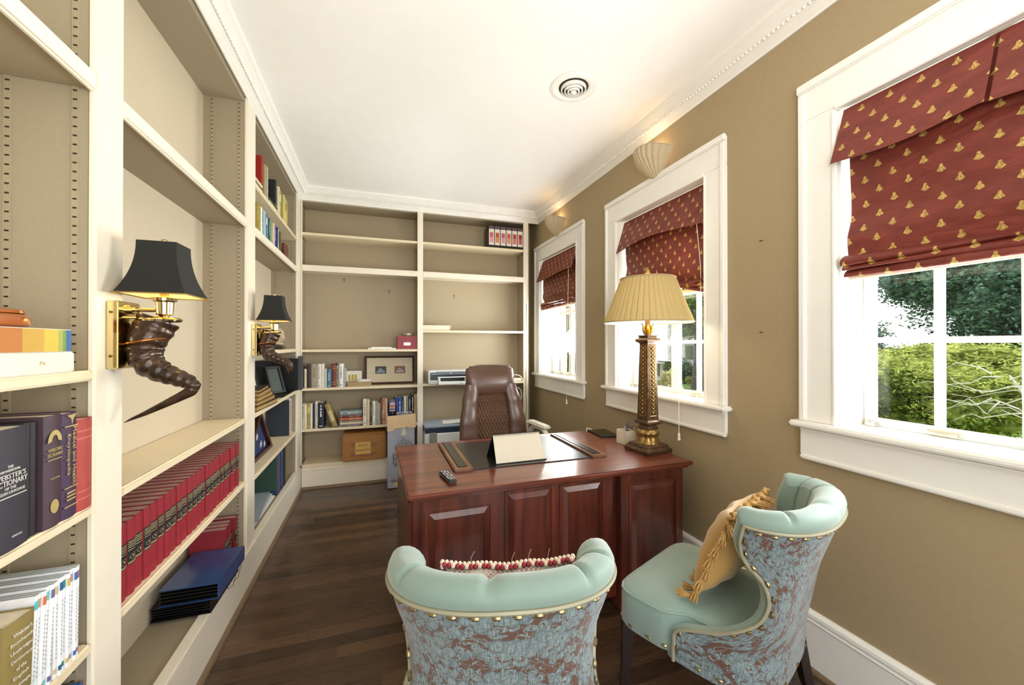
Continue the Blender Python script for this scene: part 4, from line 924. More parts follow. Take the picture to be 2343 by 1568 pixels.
# --- side bookcase, third bay: two upper rows
R1 = [('tan', '#a58f63', .03, .27), ('grey', '#8f8b7a', .035, .275, 'title', '#5c584a'), ('pale grey', '#b9b5a5', .035, .28), ('silver grey', '#8d918b', .03, .27, 'title', '#dcdcd2')]
o = None
for k, (nm, hx, t) in enumerate((('white', '#d9d4c4', .022), ('sage', '#9aa083', .018), ('cream', '#d8cfae', .02), ('brown', '#6b5a3e', .016), ('ivory', '#dcd5bd', .022))):
    book('%s book lying flat, %s up in the stack under the red book' % (nm, ORD[k+1]), t, .30, .17, hx, (-.795, 3.02, 2.5562+.0005*k+sum((.022, .018, .02, .016, .022)[:k+1])), PI/2, 0, 'flat books on the top shelf', flat=True)
book('bright red book standing on the flat stack near the ceiling', .035, .2, .16, '#9a1c12', (-.79, 3.28, 2.6572), PI/2, 0, 'top row of books', 'plain')
c = row(R1, 3.352, 'y', 2.555, -.785, 'top row of books', 'past the red book in the row under the ceiling')
for k, (nm, hx, t) in enumerate((('cream', '#cfc6a0', .02), ('olive', '#6b6740', .024), ('pale yellow', '#d0c78c', .02), ('dark green', '#3a4a3c', .02))):
    book('%s book lying flat, %s up in the stack under the black book' % (nm, ORD[k+1]), t, .27, .17, hx, (-.795, c+.015, 2.5562+.0005*k+sum((.02, .024, .02, .02)[:k+1])), PI/2, 0, 'flat books on the top shelf', flat=True)
book('black book standing on the flat stack near the ceiling', .05, .2, .16, '#16191a', (-.79, c+.20, 2.6432), PI/2, 0, 'top row of books')
R2 = [('cream', '#d9cfae', .035, .27, 'title', '#8f7d4c'), ('tan', '#b29a6e', .04, .275), ('gold', '#b7a35a', .032, .27, 'label', '#e8dfb9'), ('olive', '#8a8448', .03, .262), ('dark green', '#3f5a48', .03, .27, 'title', '#d5c68f'), ('yellow', '#c9b858', .03, .265), ('lime', '#b6b35a', .028, .26, 'title', '#6d6a35'), ('straw', '#cdbf83', .03, .262), ('pea green', '#a8ab5c', .028, .255), ('buff', '#c4b183', .03, .26, 'label', '#7b6b43'), ('mustard', '#b79d48', .028, .255), ('khaki', '#a39a62', .03, .25)]
c = row(R2, c+.30, 'y', 2.555, -.785, 'top row of books', 'past the black book in the row under the ceiling')
R3 = [('olive', '#8c7a2c', .045, .215, 'title', '#d8cb8c'), ('mustard', '#a08a36', .04, .215), ('dark olive', '#4b4a33', .035, .21), ('white', '#e6e3d8', .045, .22, 'title', '#9a978c'), ('grey blue', '#8ea2ad', .035, .215), ('pale green', '#d0d6b4', .045, .215, 'title', '#7e8a62'), ('steel blue', '#3f7096', .045, .212, 'label', '#bcd3df'), ('sky blue', '#5f9ab8', .03, .21), ('black teal', '#22333a', .045, .205, 'title', '#b9c3bd'), ('green', '#6d8f6a', .04, .205), ('sage', '#b6bd94', .035, .2, 'title', '#7a7f5c'), ('pinkish tan', '#cbb59a', .04, .2), ('lilac', '#7a7f9f', .03, .2), ('royal blue', '#33509a', .05, .205, 'title', '#d0d8ea'), ('navy', '#26345e', .04, .2), ('ivory', '#dedacb', .045, .195, 'title', '#6d6a5e'), ('dark brown', '#4c4426', .035, .19), ('sandy', '#bda77a', .03, .19)]
row(R3, 3.16, 'y', 2.268, -.785, 'second row of books', 'from the stile in the second row below the ceiling')
o = thing('carved_heart', 'heart-shaped red-brown wooden plaque at the end of the second book row', 'ornament', (-.8, 4.2, 2.269))
hp = [(4.2+.10*16*math.sin(a)**3/16, 2.365+.006*(13*math.cos(a)-5*math.cos(2*a)-2*math.cos(3*a)-math.cos(4*a))) for a in [2*PI*k/40 for k in range(40)]]
part('plaque', B().prism(hp, 0, -.83, -.81), mat('redbrown_wood', '#6d3526', .4, var=.2), o); part('stand', B().box(-.9, -.8, 4.13, 4.27, 2.2685, 2.278), BLACK, o)
o = thing('framed_picture', 'dark little frame leaning behind the heart-shaped plaque', 'frame', (-.9, 4.14, 2.269)); part('frame', B().bx(-.93, -.915, 4.07, 4.22, 2.2685, 2.42, .003), mat('near_black_wood', '#1c1512', .4), o, 40)
# carved head ornament
def headf(u, v):
    a = 2*PI*u; z = v; r_ = .055*math.sin(PI*min(1, .08+.9*v))**.6
    nose = .022*math.exp(-((a-PI*1.75)/.35)**2-((v-.45)/.13)**2)-.01*math.exp(-((a-PI*1.55)/.18)**2-((v-.58)/.06)**2)-.01*math.exp(-((a-PI*1.95)/.18)**2-((v-.58)/.06)**2)
    hair = .009*math.sin(a*9+v*16)*(1 if not 4.4 < a < 6.3 else .15)+.012*math.sin(v*22+a)*(v < .25)
    r_ += nose+hair; return (-.84+r_*math.cos(a), 3.98+r_*math.sin(a)*1.05, 1.457+.03+.165*v)
o = thing('head_ornament', 'small carved head ornament in cream stone, behind the farther horn sconce', 'ornament', (-.84, 3.98, 1.456))
part('head', B().grid(40, 28, headf, cu=True), mat('carved_cream_stone', '#c4ad92', .25, var=.25, vs=25, coat=.4), o, 70); part('base', B().bx(-.9, -.78, 3.92, 4.04, 1.4558, 1.488, .006), mat('dark_stone', '#3b352c', .3), o, 40)
# shelf 1.045: frames, case, albums
FR = mat('grey_frame', '#8f8c82', .4); MATC = mat('photo_mat', '#d9d5c8', .7)
def leaning_frame(name, label, cat, loc, rz, tilt, w, h, fm, mm, bw=.02, pic=None, group=None):
    r = thing(name, label, cat, loc, 0, group); r.rotation_euler = (Matrix.Rotation(rz, 4, 'Z') @ Matrix.Rotation(tilt, 4, 'X')).to_euler()
    b = B()
    for a in ((-w/2, -w/2+bw, 0, h), (w/2-bw, w/2, 0, h), (-w/2+bw, w/2-bw, 0, bw), (-w/2+bw, w/2-bw, h-bw, h)): b.bx(a[0], a[1], -.016, .004, a[2], a[3], .003)
    part('frame', b, fm, r, 40, True); part('mat_board', B().box(-w/2+bw*.9, w/2-bw*.9, -.002, .003, bw*.9, h-bw*.9), mm, r, False, True)
    if pic: pic(r)
    return r
def inset(r):
    part('picture', B().box(-.05, .05, -.0028, -.002, .07, .21), mat('grey_print', '#b9b6ab', .6), r, False, True)
leaning_frame('framed_picture', 'white matted certificate frame leaning at the stile, above the album stack', 'frame', (-.885, 3.36, 1.186), math.radians(62), math.radians(-13), .15, .24, mat('thin_black_frame', '#26241f', .4), MATC, .008, inset)
PC = thing('presentation_case', 'open black presentation case standing on the shelf with a dark plaque inside', 'case', (-.86, 4.2, 1.046))
b = B().bx(XLB+.006, XLB+.016, 3.85, 4.42, 1.046, 1.36, .003).bx(XLB+.006, -.735, 4.39, 4.42, 1.046, 1.36, .006).box(XLB+.01, -.76, 3.85, 4.4, 1.046, 1.056).box(XLB+.01, -.90, 3.85, 4.4, 1.35, 1.36)
part('shell', b, mat('black_satin', '#0f0f10', .35), PC, 40); part('lid', B().bx(-.74, -.70, 4.36, 4.425, 1.05, 1.385, .008), mat('grey_leatherette', '#4b4c50', .5), PC, 40)
leaning_frame('award_plaque', 'dark green-grey plaque leaning inside the open black case', 'plaque', (-.85, 4.08, 1.058), math.radians(60), math.radians(-17), .17, .25, mat('dark_green_board', '#2c332f', .4), mat('engraved_green', '#475049', .5), .022)
zz = 1.0458
for k, (nm, hx, t, ex) in enumerate((('black', '#17171a', .034, 0), ('tan edged', '#7a5c34', .026, .03), ('brown', '#6a4e2c', .03, .05), ('ochre', '#8d6c38', .026, .06), ('dark brown', '#2a211b', .022, .09))):
    if k == 4: nm = 'slim black'
    o = thing('photo_album', '%s photo album, %s up in the stack under the certificate frame' % (nm, ORD[k+1]), 'album', (-.852, 3.33, zz), math.radians(-3+2*k), 'photo albums'); w = .15-.006*k
    part('cover', B().bx(-.115, .1-ex*.3, -w*1.55, w*1.55, 0, .004, .0015).bx(-.115, .1-ex*.3, -w*1.55, w*1.55, t-.004, t, .0015), cloth(hx), o, 40, True); part('pages', B().box(-.11, .095-ex*.3, -w*1.53, w*1.53, .004, t-.004), mat('gilt_page_edges', '#a98a50', .5, var=.15, vs=60), o, False, True); zz += t+.0008
# shelf .64: flag case, binders
o = thing('flag_case', 'triangular wooden case with a folded blue starred flag', 'flag case', (-.86, 3.42, .641)); FW = mat('cherry_case', '#3d1d14', .3)
tri = [(3.12, .641), (3.84, .641), (3.48, 1.0)]; tin = [(3.19, .668), (3.77, .668), (3.48, .962)]
b = B(); n = 3
for k in range(3):
    p, q, a, c_ = tri[k], tri[(k+1) % 3], tin[(k+1) % 3], tin[k]; b.prism([p, q, a, c_], 0, -.92, -.835)
part('frame', b, FW, o); part('flag', B().prism(tin, 0, -.88, -.862), mat('flag_blue', '#27345f', .8, var=.15), o)
b = B()
for (sy, sz, sr) in ((3.36, .72, .032), (3.47, .80, .032), (3.58, .72, .032), (3.48, .90, .026), (3.68, .70, .028), (3.28, .69, .026)):
    b.prism([(sy+sr*(1 if k % 2 == 0 else .4)*math.sin(2*PI*k/10), sz+sr*(1 if k % 2 == 0 else .4)*math.cos(2*PI*k/10)) for k in range(10)], 0, -.8622, -.860)
part('star', b, mat('star_white', '#e4e4e4', .8), o)
NAVY = '#222b36'
book('large navy binder with its broad cover showing, beside the flag case', .03, .33, .18, NAVY, (-.79, 4.22, .6408), PI/2, 0, 'tall binders', name='binder')
row([('pale blue', '#9fb9c6', .03, .33), ('peach', '#c9a487', .028, .31), ('white', '#d8d8d2', .03, .34, 'title', '#9a9a92'), ('grey', '#a9aaa6', .028, .335), ('cream', '#d9cfb5', .026, .32)], 4.27, 'y', .64, -.79, 'tall albums', 'past the navy binder in the upright album row')
# bottom: green and blue binders
zb = Z0-.0113
book('large green binder standing with its cover outward, bottom shelf', .045, .30, .17, '#2a4b42', (-.795, 3.78, zb+.0555), PI/2, 0, 'bottom shelf binders', name='binder')
row([('navy', '#2a3f70', .04, .32), ('plum red', '#7a4348', .03, .35), ('blue', '#34508a', .04, .33), ('violet', '#575a86', .03, .30), ('deep navy', '#22305a', .035, .33), ('slate', '#3f5268', .035, .34), ('dark blue', '#22365e', .03, .33), ('charcoal', '#2b2b2e', .03, .34), ('mustard', '#8f7440', .028, .345), ('ebony', '#1d1a18', .03, .345), ('umber', '#54432c', .028, .34)], 3.83, 'y', Z0-.012, -.797, 'bottom shelf binders', 'past the green binder on the bottom shelf')
for k, (nm, hx, dz) in enumerate((('white', '#e9e9e6', .0), ('pale grey', '#c9ccd0', .018), ('clear plastic', '#9aa6b0', .036))):
    o = thing('paper_stack', '%s sheaf of papers, %s up under the green binder' % (nm, ORD[k+1]), 'papers', (-.86, 3.45, zb+dz), math.radians(3*k), 'papers on the bottom shelf')
    part('sheets', B().bx(-.085, .05, -.25, .34, 0, .0172, .002), mat('sheaf_'+hx[1:], hx, .35), o, 40, True)
# --- end wall bookcase, upper left row
ZA = 1.0428
RA = [('black', '#201c1c', .02, .205), ('cream', '#d9d0b8', .02, .2, 'title', '#8a8066'), ('maroon brown', '#3a2320', .042, .245), ('grey linen', '#a39b89', .06, .25, 'title', '#7a7365'), ('white', '#dcd8cc', .032, .25, 'title', '#8f897a'), ('ivory', '#e4dfd2', .03, .25), ('putty', '#c9c2b0', .022, .2), ('blue', '#3f7392', .044, .19, 'title', '#cfdbe0'), ('red brown', '#6b2f22', .042, .25, 'stripes', '#c79a5a'), ('stone', '#9c9484', .03, .23, 'title', '#4b463c'), ('tall white', '#e6e4da', .04, .25, 'title', '#3c3a34'), ('pale grey', '#b7b7ae', .012, .21), ('silver', '#a6a9a4', .012, .2)]
c = row(RA, -.742, 'x', ZA, YB+.02, 'books beside the framed photographs', 'from the corner in the row beside the framed photographs')
o = thing('card_box', 'white card box with three yellow squares standing behind the tan tray', 'box', (-.245, 4.78, ZA)); part('body', B().bx(-.328, -.165, 4.745, 4.82, ZA, 1.205, .003), mat('white_card', '#d9d6c6', .6), o, 40)
b = B()
for k in range(3): b.box(-.303+k*.032, -.281+k*.032, 4.7442, 4.745, 1.10, 1.165)
part('yellow_square', b, mat('yellow_print', '#b29a35', .6), o)
o = thing('card_tray', 'shallow tan cardboard tray in front of the framed photographs', 'tray', (-.19, 4.68, ZA)); part('tray', B().bx(-.31, -.065, 4.625, 4.735, ZA, 1.092, .003), mat('tan_card', '#a68c66', .7), o, 40)
o = thing('envelope_stack', 'little pile of white envelopes on the tan cardboard tray', 'papers', (-.16, 4.68, 1.0925)); b = B()
for k in range(4): b.box(-.2+.008*k, -.075+.004*k, 4.64, 4.72, 1.0925+k*.006, 1.097+k*.006)
part('envelopes', b, WHITE, o)
def two(r):
    for x, hxs in ((-.10, ('#7d8790', '#2e2a28')), (.11, ('#8a8f8f', '#7c4532'))):
        p = part('photograph', B().box(x-.06, x+.06, -.0035, -.002, .12, .205), mat('photo_dark_'+hxs[1][1:], hxs[1], .5, var=.4, vs=50), r, False, True)
        part('photo_subject', B().prism([(x-.045, .13), (x+.045, .13), (x+.04, .155), (x+.015, .168), (x+.01, .182), (x-.02, .18), (x-.028, .16), (x-.045, .15)], 1, -.0042, -.0034), mat('photo_lt_'+hxs[0][1:], hxs[0], .5, var=.4, vs=60), p, False, True)
leaning_frame('framed_picture', 'brown frame with two small photographs on a cream mat', 'frame', (.137, 4.79, ZA+.001), 0, math.radians(-7), .55, .325, wood('walnut_frame', '#2f1a0c', '#54321a', .75, 0), mat('cream_photo_mat', '#cfc4a8', .7), .024, two)
# --- lower left row
ZC = .6158
RB = [('pale green', '#d5d8c6', .021, .262, 'title', '#7e8b78'), ('cream', '#dcd4bd', .022, .26), ('olive yellow', '#a08f4c', .031, .265, 'label', '#cdbf62'), ('white', '#e2ded2', .02, .262), ('midnight', '#262a38', .022, .26), ('bone', '#dcd7ca', .027, .28, 'title', '#8f8a7c')]
c = row(RB, -.742, 'x', ZC, YB+.02, 'books above the brown carton', 'from the corner in the row above the brown carton')
book('thick black book with white spine lettering beside the leaning gold book', .058, .268, .19, '#1d2430', (c, YB+.02, ZC+.0008), 0, 0, 'books above the brown carton', 'title', '#dfe3e6')
book('gold book leaning over beside the black book with white lettering', .05, .255, .17, '#9b8650', (c+.058+.0845, YB+.015, ZC+.001), 0, math.radians(-18.5), 'books above the brown carton', 'square', '#c9bd8d')
zz = ZC+.001
for k, (nm, hx, t, w) in enumerate((('purple grey', '#6d6470', .02, .215), ('ivory', '#d0c8b2', .022, .228), ('taupe', '#8d8272', .021, .232), ('orange', '#b5623a', .028, .228), ('maroon', '#6d3430', .025, .232), ('teal grey', '#7d9190', .048, .22))):
    zz += t; book('%s book lying flat, %s up in the stack above the carton' % (nm, ORD[k+1]), t, w, .16, hx, (-.386+.006*(k % 2), YB+.02+.006*(k % 3), zz), 0, 0, 'flat stack of books', 'title', '#d9d2bf', flat=True); zz += .0006
RC = [('white', '#e9e6dc', .036, .285, 'title', '#7c786c'), ('straw', '#cfc49c', .03, .28), ('dark brown', '#54463a', .028, .25, 'title', '#c4b79d'), ('pure white', '#eceae4', .028, .26, 'title', '#65758c'), ('grey', '#a5a095', .028, .25), ('buff', '#c9bd9b', .022, .235), ('slate', '#57575a', .018, .245), ('orange', '#bd7748', .034, .285, 'title', '#e9dcc0'), ('shell', '#d8cdb4', .018, .28)]
c = row(RC, -.148, 'x', ZC, YB+.02, 'upright books behind the fireworks box', 'past the flat stack in the row behind the silver box')
RD = [('royal blue', '#27418c', .034, .29, 'title', '#d9e2f2'), ('cobalt', '#2f4fa5', .036, .29, 'title', '#eef2f8'), ('bottle green', '#27342c', .022, .29, 'title', '#b9a05a'), ('pearl', '#d9d6c8', .026, .30), ('grey', '#847d7c', .022, .31), ('black', '#1c1b1c', .03, .305, 'title', '#e2dfd2'), ('jet', '#141817', .03, .315, 'title', '#f1f1ec'), ('tan', '#b59b70', .022, .315), ('sand', '#c3ab80', .026, .325)]
row(RD, .185, 'x', ZC, YB+.02, 'upright books by the centre stile', 'past the shiny packet in the row ending at the centre stile')
o = thing('keepsake_box', 'red box with white label holder and a glass dish on its lid', 'box', (.317, 4.68, 1.446))
RDB = mat('red_leatherette', '#8d2230', .45)
part('body', B().bx(.21, .424, 4.625, 4.78, 1.446, 1.555, .003), RDB, o, 40); part('lid', B().bx(.207, .427, 4.622, 4.783, 1.555, 1.595, .003), RDB, o, 40)
part('label_holder', B().bx(.28, .352, 4.619, 4.625, 1.49, 1.52, .002), SILVER, o, 40); part('label_card', B().box(.286, .346, 4.618, 4.6195, 1.496, 1.514), WHITE, o)
o = thing('glass_dish', 'round silver and glass dish sitting on the red keepsake box', 'dish', (.33, 4.70, 1.5955)); part('dish', B().lathe([(.0, 1.596), (.064, 1.5965), (.066, 1.60), (.066, 1.628), (.06, 1.634), (.0, 1.637)], (.33, 4.70), 28), mat('smoky_glass', '#aaa48f', .12, .5), o, True)
for k, (x0, x1, dy, lab) in enumerate(((-.10, .195, 0, 'long white paper pad lying beside the red keepsake box'), (-.065, .15, .01, 'smaller white paper pad on top of the long pad by the red box'))):
    solo('paper_pad', B().bx(x0, x1, 4.63+dy, 4.78, 1.446+.0125*k, 1.458+.0125*k, .002), WHITE, lab, 'papers', 'paper pads')
CT_ = thing('cardboard_carton', 'brown cardboard carton with taped handwritten note, on the bottom of the bookcase', 'carton', (-.13, 4.68, .2525))
part('body', B().bx(-.35, .088, 4.555, 4.86, .2525, .535, .012), CARD, CT_, 40); part('flap', B().bx(-.345, .083, 4.56, 4.85, .534, .54, .002), CARD, CT_, 40)
part('tape', B().box(-.265, .0, 4.5535, 4.555, .405, .45).box(-.27, -.02, 4.5535, 4.555, .305, .345), TAPE, CT_)
nt = part('note', B().box(-.222, -.066, 4.552, 4.5535, .325, .452), mat('yellow_note', '#d9ad5c', .7), CT_)
text('2nd Floor', INK, nt, (-.143, 4.5515, .425), (1, 0, .04), (0, 0, 1), .017, .10); text('Photos & Docs', INK, nt, (-.143, 4.5515, .372), (1, 0, .06), (0, 0, 1), .024, .14)
part('underline', B().box(-.2, -.09, 4.5512, 4.552, .405, .4065), INK, nt)
# --- tall fireworks box
FB = thing('fireworks_box', 'tall open silver carton of canister shells standing on the floor by the desk', 'carton', (.24, 4.42, 0))
SLV = mat('silver_blue_print', '#a3a7b4', .4, var=.12, vs=5); x0, x1, y0, y1, zh = .102, .372, 4.32, 4.545, .745
b = B()
for a in ((x0, x1, y0, y0+.004), (x0, x1, y1-.004, y1), (x0, x0+.004, y0+.004, y1-.004), (x1-.004, x1, y0+.004, y1-.004)): b.box(*a, 0, zh)
part('body', b.box(x0, x1, y0, y1, 0, .006), SLV, FB)
part('flap', B().prism([(x0-.004, zh+.01), (x1+.01, zh+.025), (x1+.015, zh-.12), (x1-.06, zh-.122), (x1-.062, zh-.11), (x0+.062, zh-.125), (x0+.06, zh-.142), (x0-.006, zh-.15)], 1, y0-.010, y0-.006), KRAFT, FB)
part('flap', B().prism([(y0+.01, zh-.005), (y1-.01, zh-.005), (y1-.03, zh+.05), (y0+.03, zh+.05)], 0, x0-.05, x0-.046), KRAFT, FB)
part('flap', B().box(x0+.01, x1-.01, y1-.004, y1, zh, zh+.01), KRAFT, FB)
OUTL = mat('print_shadow', '#33343c', .5); GRY = mat('print_grey', '#777a86', .5)
def outlined(tx, x, z, h, w):
    text(tx, OUTL, FB, (x, y0-.0003, z), (1, 0, .1), (0, 0, 1), h*1.25, w*1.1, bold=.06); text(tx, mat('print_pale', '#c9ccd6', .5), FB, (x, y0-.0012, z), (1, 0, .1), (0, 0, 1), h, w)
outlined('24', .262, .512, .03, .05); outlined('5 INCH', .262, .475, .028, .10); outlined('CANNISTER', .262, .442, .028, .165); outlined('SHELLS', .262, .41, .026, .10)
outlined('Excalibur', .26, .345, .045, .2); outlined('Platinum', .26, .288, .045, .19)
text('24', mat('print_red', '#b3262e', .5), FB, (.155, y0-.0006, .098), (1, 0, 0), (0, 0, 1), .022, .04)
part('yellow_panel', B().box(.175, .345, y0-.0012, y0-.0004, .02, .06), mat('print_yellow', '#d9cd2a', .5), FB); part('caption', B().box(.13, .20, y0-.001, y0-.0004, .078, .083).box(.14, .19, y0-.001, y0-.0004, .069, .073).box(.25, .33, y0-.0018, y0-.0011, .045, .05).box(.25, .33, y0-.0018, y0-.0011, .033, .038), INK, FB)
part('sword_picture', B().prism([(.165, .245), (.185, .262), (.215, .255), (.228, .236), (.262, .222), (.276, .205), (.276, .09), (.288, .07), (.268, .062), (.252, .082), (.252, .2), (.225, .214), (.19, .225), (.17, .228)], 1, y0-.0014, y0-.0005), mat('print_bronze', '#77786f', .4), FB)
part('streak_picture', B().prism([(.236, .545), (.285, .545), (.275, .63), (.25, .63)], 1, y0-.0012, y0-.0004), mat('print_glow', '#c9caa8', .5), FB)
o = thing('snack_packet', 'dark shiny foil packet with rainbow panel sticking out of the tall silver carton', 'packet', (.15, 4.45, .6)); FO = mat('purple_foil', '#241c2c', .2, .3)
part('bag', B().grid(10, 14, lambda u, v: (.108+.088*u, 4.44-.022*math.sin(PI*u)*math.sin(PI*min(1, v+.05))-.0, .55+.365*v), 0).grid(10, 14, lambda u, v: (.108+.088*u, 4.44+.022*math.sin(PI*u)*math.sin(PI*min(1, v+.05)), .55+.365*v), 0), FO, o, 80)
part('rainbow_panel', B().bx(.123, .178, 4.414, 4.417, .79, .88, .001, 0).box(.129, .172, 4.4125, 4.414, .84, .855, 1).box(.129, .172, 4.4125, 4.414, .822, .838, 2).box(.129, .172, 4.4125, 4.414, .803, .818, 3), [mat('lilac_rim', '#b8a9c4', .4), cloth('#a04a32'), cloth('#c0913f'), cloth('#4b4a66')], o)
o = thing('crumpled_wrapper', 'crumpled silver plastic wrap inside the tall silver carton', 'wrapper', (.27, 4.45, .68)); rn = random.Random(11); J = {}
def crumple(u, v):
    k = (round(u*14) % 14, round(v*9)); J.setdefault(k, rn.uniform(.72, 1.15)); q = J[k]; a = 2*PI*u
    return (.275+.082*q*math.cos(a)*math.sin(PI*v), 4.43+.08*q*math.sin(a)*math.sin(PI*v), .72-.06*q*math.cos(PI*v))
part('wrap', B().grid(14, 9, crumple, cu=True), mat('silver_wrap', '#9fa8b2', .15, .7), o)
# --- end wall bookcase, right half
ZT_ = 2.6678
tints = [('pink', '#bf5a6c', '#d58d97'), ('orange', '#b5542c', '#cf8450'), ('rose', '#b85a74', '#d596a6'), ('coral', '#bd5c3a', '#d48a68'), ('red', '#a83c38', '#cf7468'), ('crimson', '#a32c3a', '#c2545f')]
for k, (nm, c1, c2) in enumerate(tints):
    x = 1.262+k*.0735; o = thing('boxed_volume', 'black and white boxed volume with %s spine picture, under the ceiling' % nm, 'book', (x, YB+.02, ZT_), 0, 'boxed volumes on the top shelf')
    part('case', B().bx(x, x+.0715, YB+.012, YB+.2, ZT_, ZT_+.262, .004), mat('black_case', '#1b1615', .4), o, 40)
    sp = part('spine', B().box(x+.004, x+.0675, YB+.0105, YB+.013, ZT_+.03, ZT_+.222), mat('white_spine', '#dcd5c6', .6), o)
    part('spine_picture', B().box(x+.015, x+.057, YB+.009, YB+.011, ZT_+.125, ZT_+.18, 0).box(x+.015, x+.057, YB+.009, YB+.011, ZT_+.06, ZT_+.125, 1), [cloth(c1), cloth(c2)], sp)
    part('spine_top', B().box(x+.004, x+.0675, YB+.0105, YB+.013, ZT_+.228, ZT_+.255), mat('plum_spine_top', '#5d4a52', .5), o)
    if k == 0: part('side_picture', B().box(x-.0012, x, YB+.05, YB+.17, ZT_+.06, ZT_+.13).box(x-.0012, x, YB+.05, YB+.17, ZT_+.145, ZT_+.215), mat('dim_print', '#4a3a32', .5), o)
o = thing('router_box', 'slim white plastic box lying at the centre stile, empty shelf', 'box', (.64, 4.7, 1.6628)); part('body', B().bx(.49, .80, 4.64, 4.8, 1.6628, 1.72, .004), mat('cream_plastic', '#e7dec6', .5), o, 40); part('tab', B().box(.80, .82, 4.64, 4.7, 1.712, 1.72).box(.80, .82, 4.64, 4.7, 1.69, 1.696), mat('cream_plastic', '#e7dec6'), o)
PR = thing('inkjet_printer', 'grey and white inkjet printer with front paper tray, on the shelf by the chair', 'printer', (.8, 4.6, 1.049)); DG = mat('printer_dark', '#2a333f', .3); MG = mat('printer_silver', '#6d747a', .35)
z = 1.0488
part('body', B().bx(.545, 1.06, 4.56, 4.86, z, z+.15, .01), PLAST, PR, 40); part('front_panel', B().box(.565, 1.05, 4.557, 4.562, z+.045, z+.13), DG, PR); part('control_strip', B().box(.63, 1.05, 4.553, 4.558, z+.105, z+.14), MG, PR)
b = B()
for k in range(5): b.box(.575+k*.0115, .581+k*.0115, 4.5545, 4.557, z+.108, z+.117)
part('button', b, WHITE, PR); text('hp', WHITE, PR, (.80, 4.5525, z+.121), (1, 0, 0), (0, 0, 1), .018, .024)
b = B().bx(.66, .97, 4.46, 4.56, z+.02, z+.03, .004).bx(.645, .665, 4.46, 4.57, z+.0, z+.075, .006).bx(.955, .975, 4.46, 4.57, z+.0, z+.075, .006).bx(.645, .975, 4.55, 4.57, z+.068, z+.08, .004).bx(.645, .985, 4.45, 4.56, z+.0005, z+.012, .004).bx(.645, .985, 4.445, 4.455, z+.0, z+.028, .004)
part('paper_tray', b, PLAST, PR, 40); part('slot', B().box(.67, .95, 4.555, 4.5565, z+.03, z+.07), BLACK, PR); part('tray_tab', B().bx(.89, .93, 4.44, 4.447, z+.008, z+.022, .003), PLAST, PR, 40)
MF = thing('multifunction_printer', 'white and dark blue scanner printer on the lower shelf behind the desk', 'printer', (.72, 4.6, .3458)); z = .3458
part('body', B().bx(.495, .96, 4.44, 4.84, z, z+.17, .01), PLAST, MF, 40); part('scanner_base', B().bx(.497, .958, 4.445, 4.84, z+.17, z+.228, .006), mat('printer_navy', '#2c3648', .3), MF, 40)
part('scanner_lid', B().bx(.492, .963, 4.45, 4.845, z+.228, z+.25, .006), mat('lid_grey_blue', '#9aa9b8', .35), MF, 40); part('control_panel', B().bx(.545, .625, 4.425, 4.445, z+.06, z+.18, .008), mat('panel_grey', '#8d8f82', .4), MF, 40)
b = B(); b.grid(6, 4, lambda u, v: (.70+.22*u+.03*v, 4.53+.22*v-.03*u, z+.2525+.012*u*u)); o = solo('loose_paper', b, WHITE, 'sheet of white paper curling on the scanner printer lid', 'papers')
# cables hanging in the corner
def cable(label, pts, r, m=CORD):
    P = []; n = len(pts)
    for i in range((n-1)*5+1): P.append(catmull([tuple(p) for p in pts], i/((n-1)*5)))
    return solo('power_cable', B().tube(P, r, 6), m, label, 'cable', 'cream cables in the far corner', True)
cable('cream cable hanging the whole way down the last stile of the bookcase', [(1.755, 4.585, 2.3), (1.757, 4.584, 1.9), (1.75, 4.58, 1.5), (1.755, 4.582, 1.2), (1.735, 4.58, .95), (1.745, 4.575, .7), (1.75, 4.58, .4)], .0045)
cable('grey cable running beside the cream one down the last stile', [(1.742, 4.59, 2.0), (1.738, 4.588, 1.6), (1.744, 4.585, 1.3), (1.728, 4.585, 1.0), (1.73, 4.58, .75), (1.72, 4.58, .5)], .0035, mat('grey_cord', '#a39d8a', .6))
cable('looped cream cable beside the top of the office chair', [(1.50, 4.6, 1.09), (1.58, 4.57, 1.13), (1.66, 4.56, 1.1), (1.70, 4.56, .98), (1.69, 4.565, .85), (1.72, 4.57, .74), (1.70, 4.57, .6)], .005)
cable('small cream cable loop hanging below the power strip', [(1.56, 4.595, .93), (1.62, 4.59, .97), (1.665, 4.59, .93), (1.67, 4.592, .84), (1.645, 4.592, .78), (1.66, 4.592, .70)], .004)
o = thing('power_strip', 'cream power strip at the shelf edge next to the office chair', 'power strip', (1.58, 4.62, 1.049)); part('body', B().bx(1.49, 1.68, 4.60, 4.65, 1.0488, 1.085, .006), mat('cream_plastic', '#e7dec6'), o, 40); part('plug', B().bx(1.52, 1.555, 4.575, 4.6, 1.055, 1.085, .006), mat('cream_plastic', '#e7dec6'), o, 40)
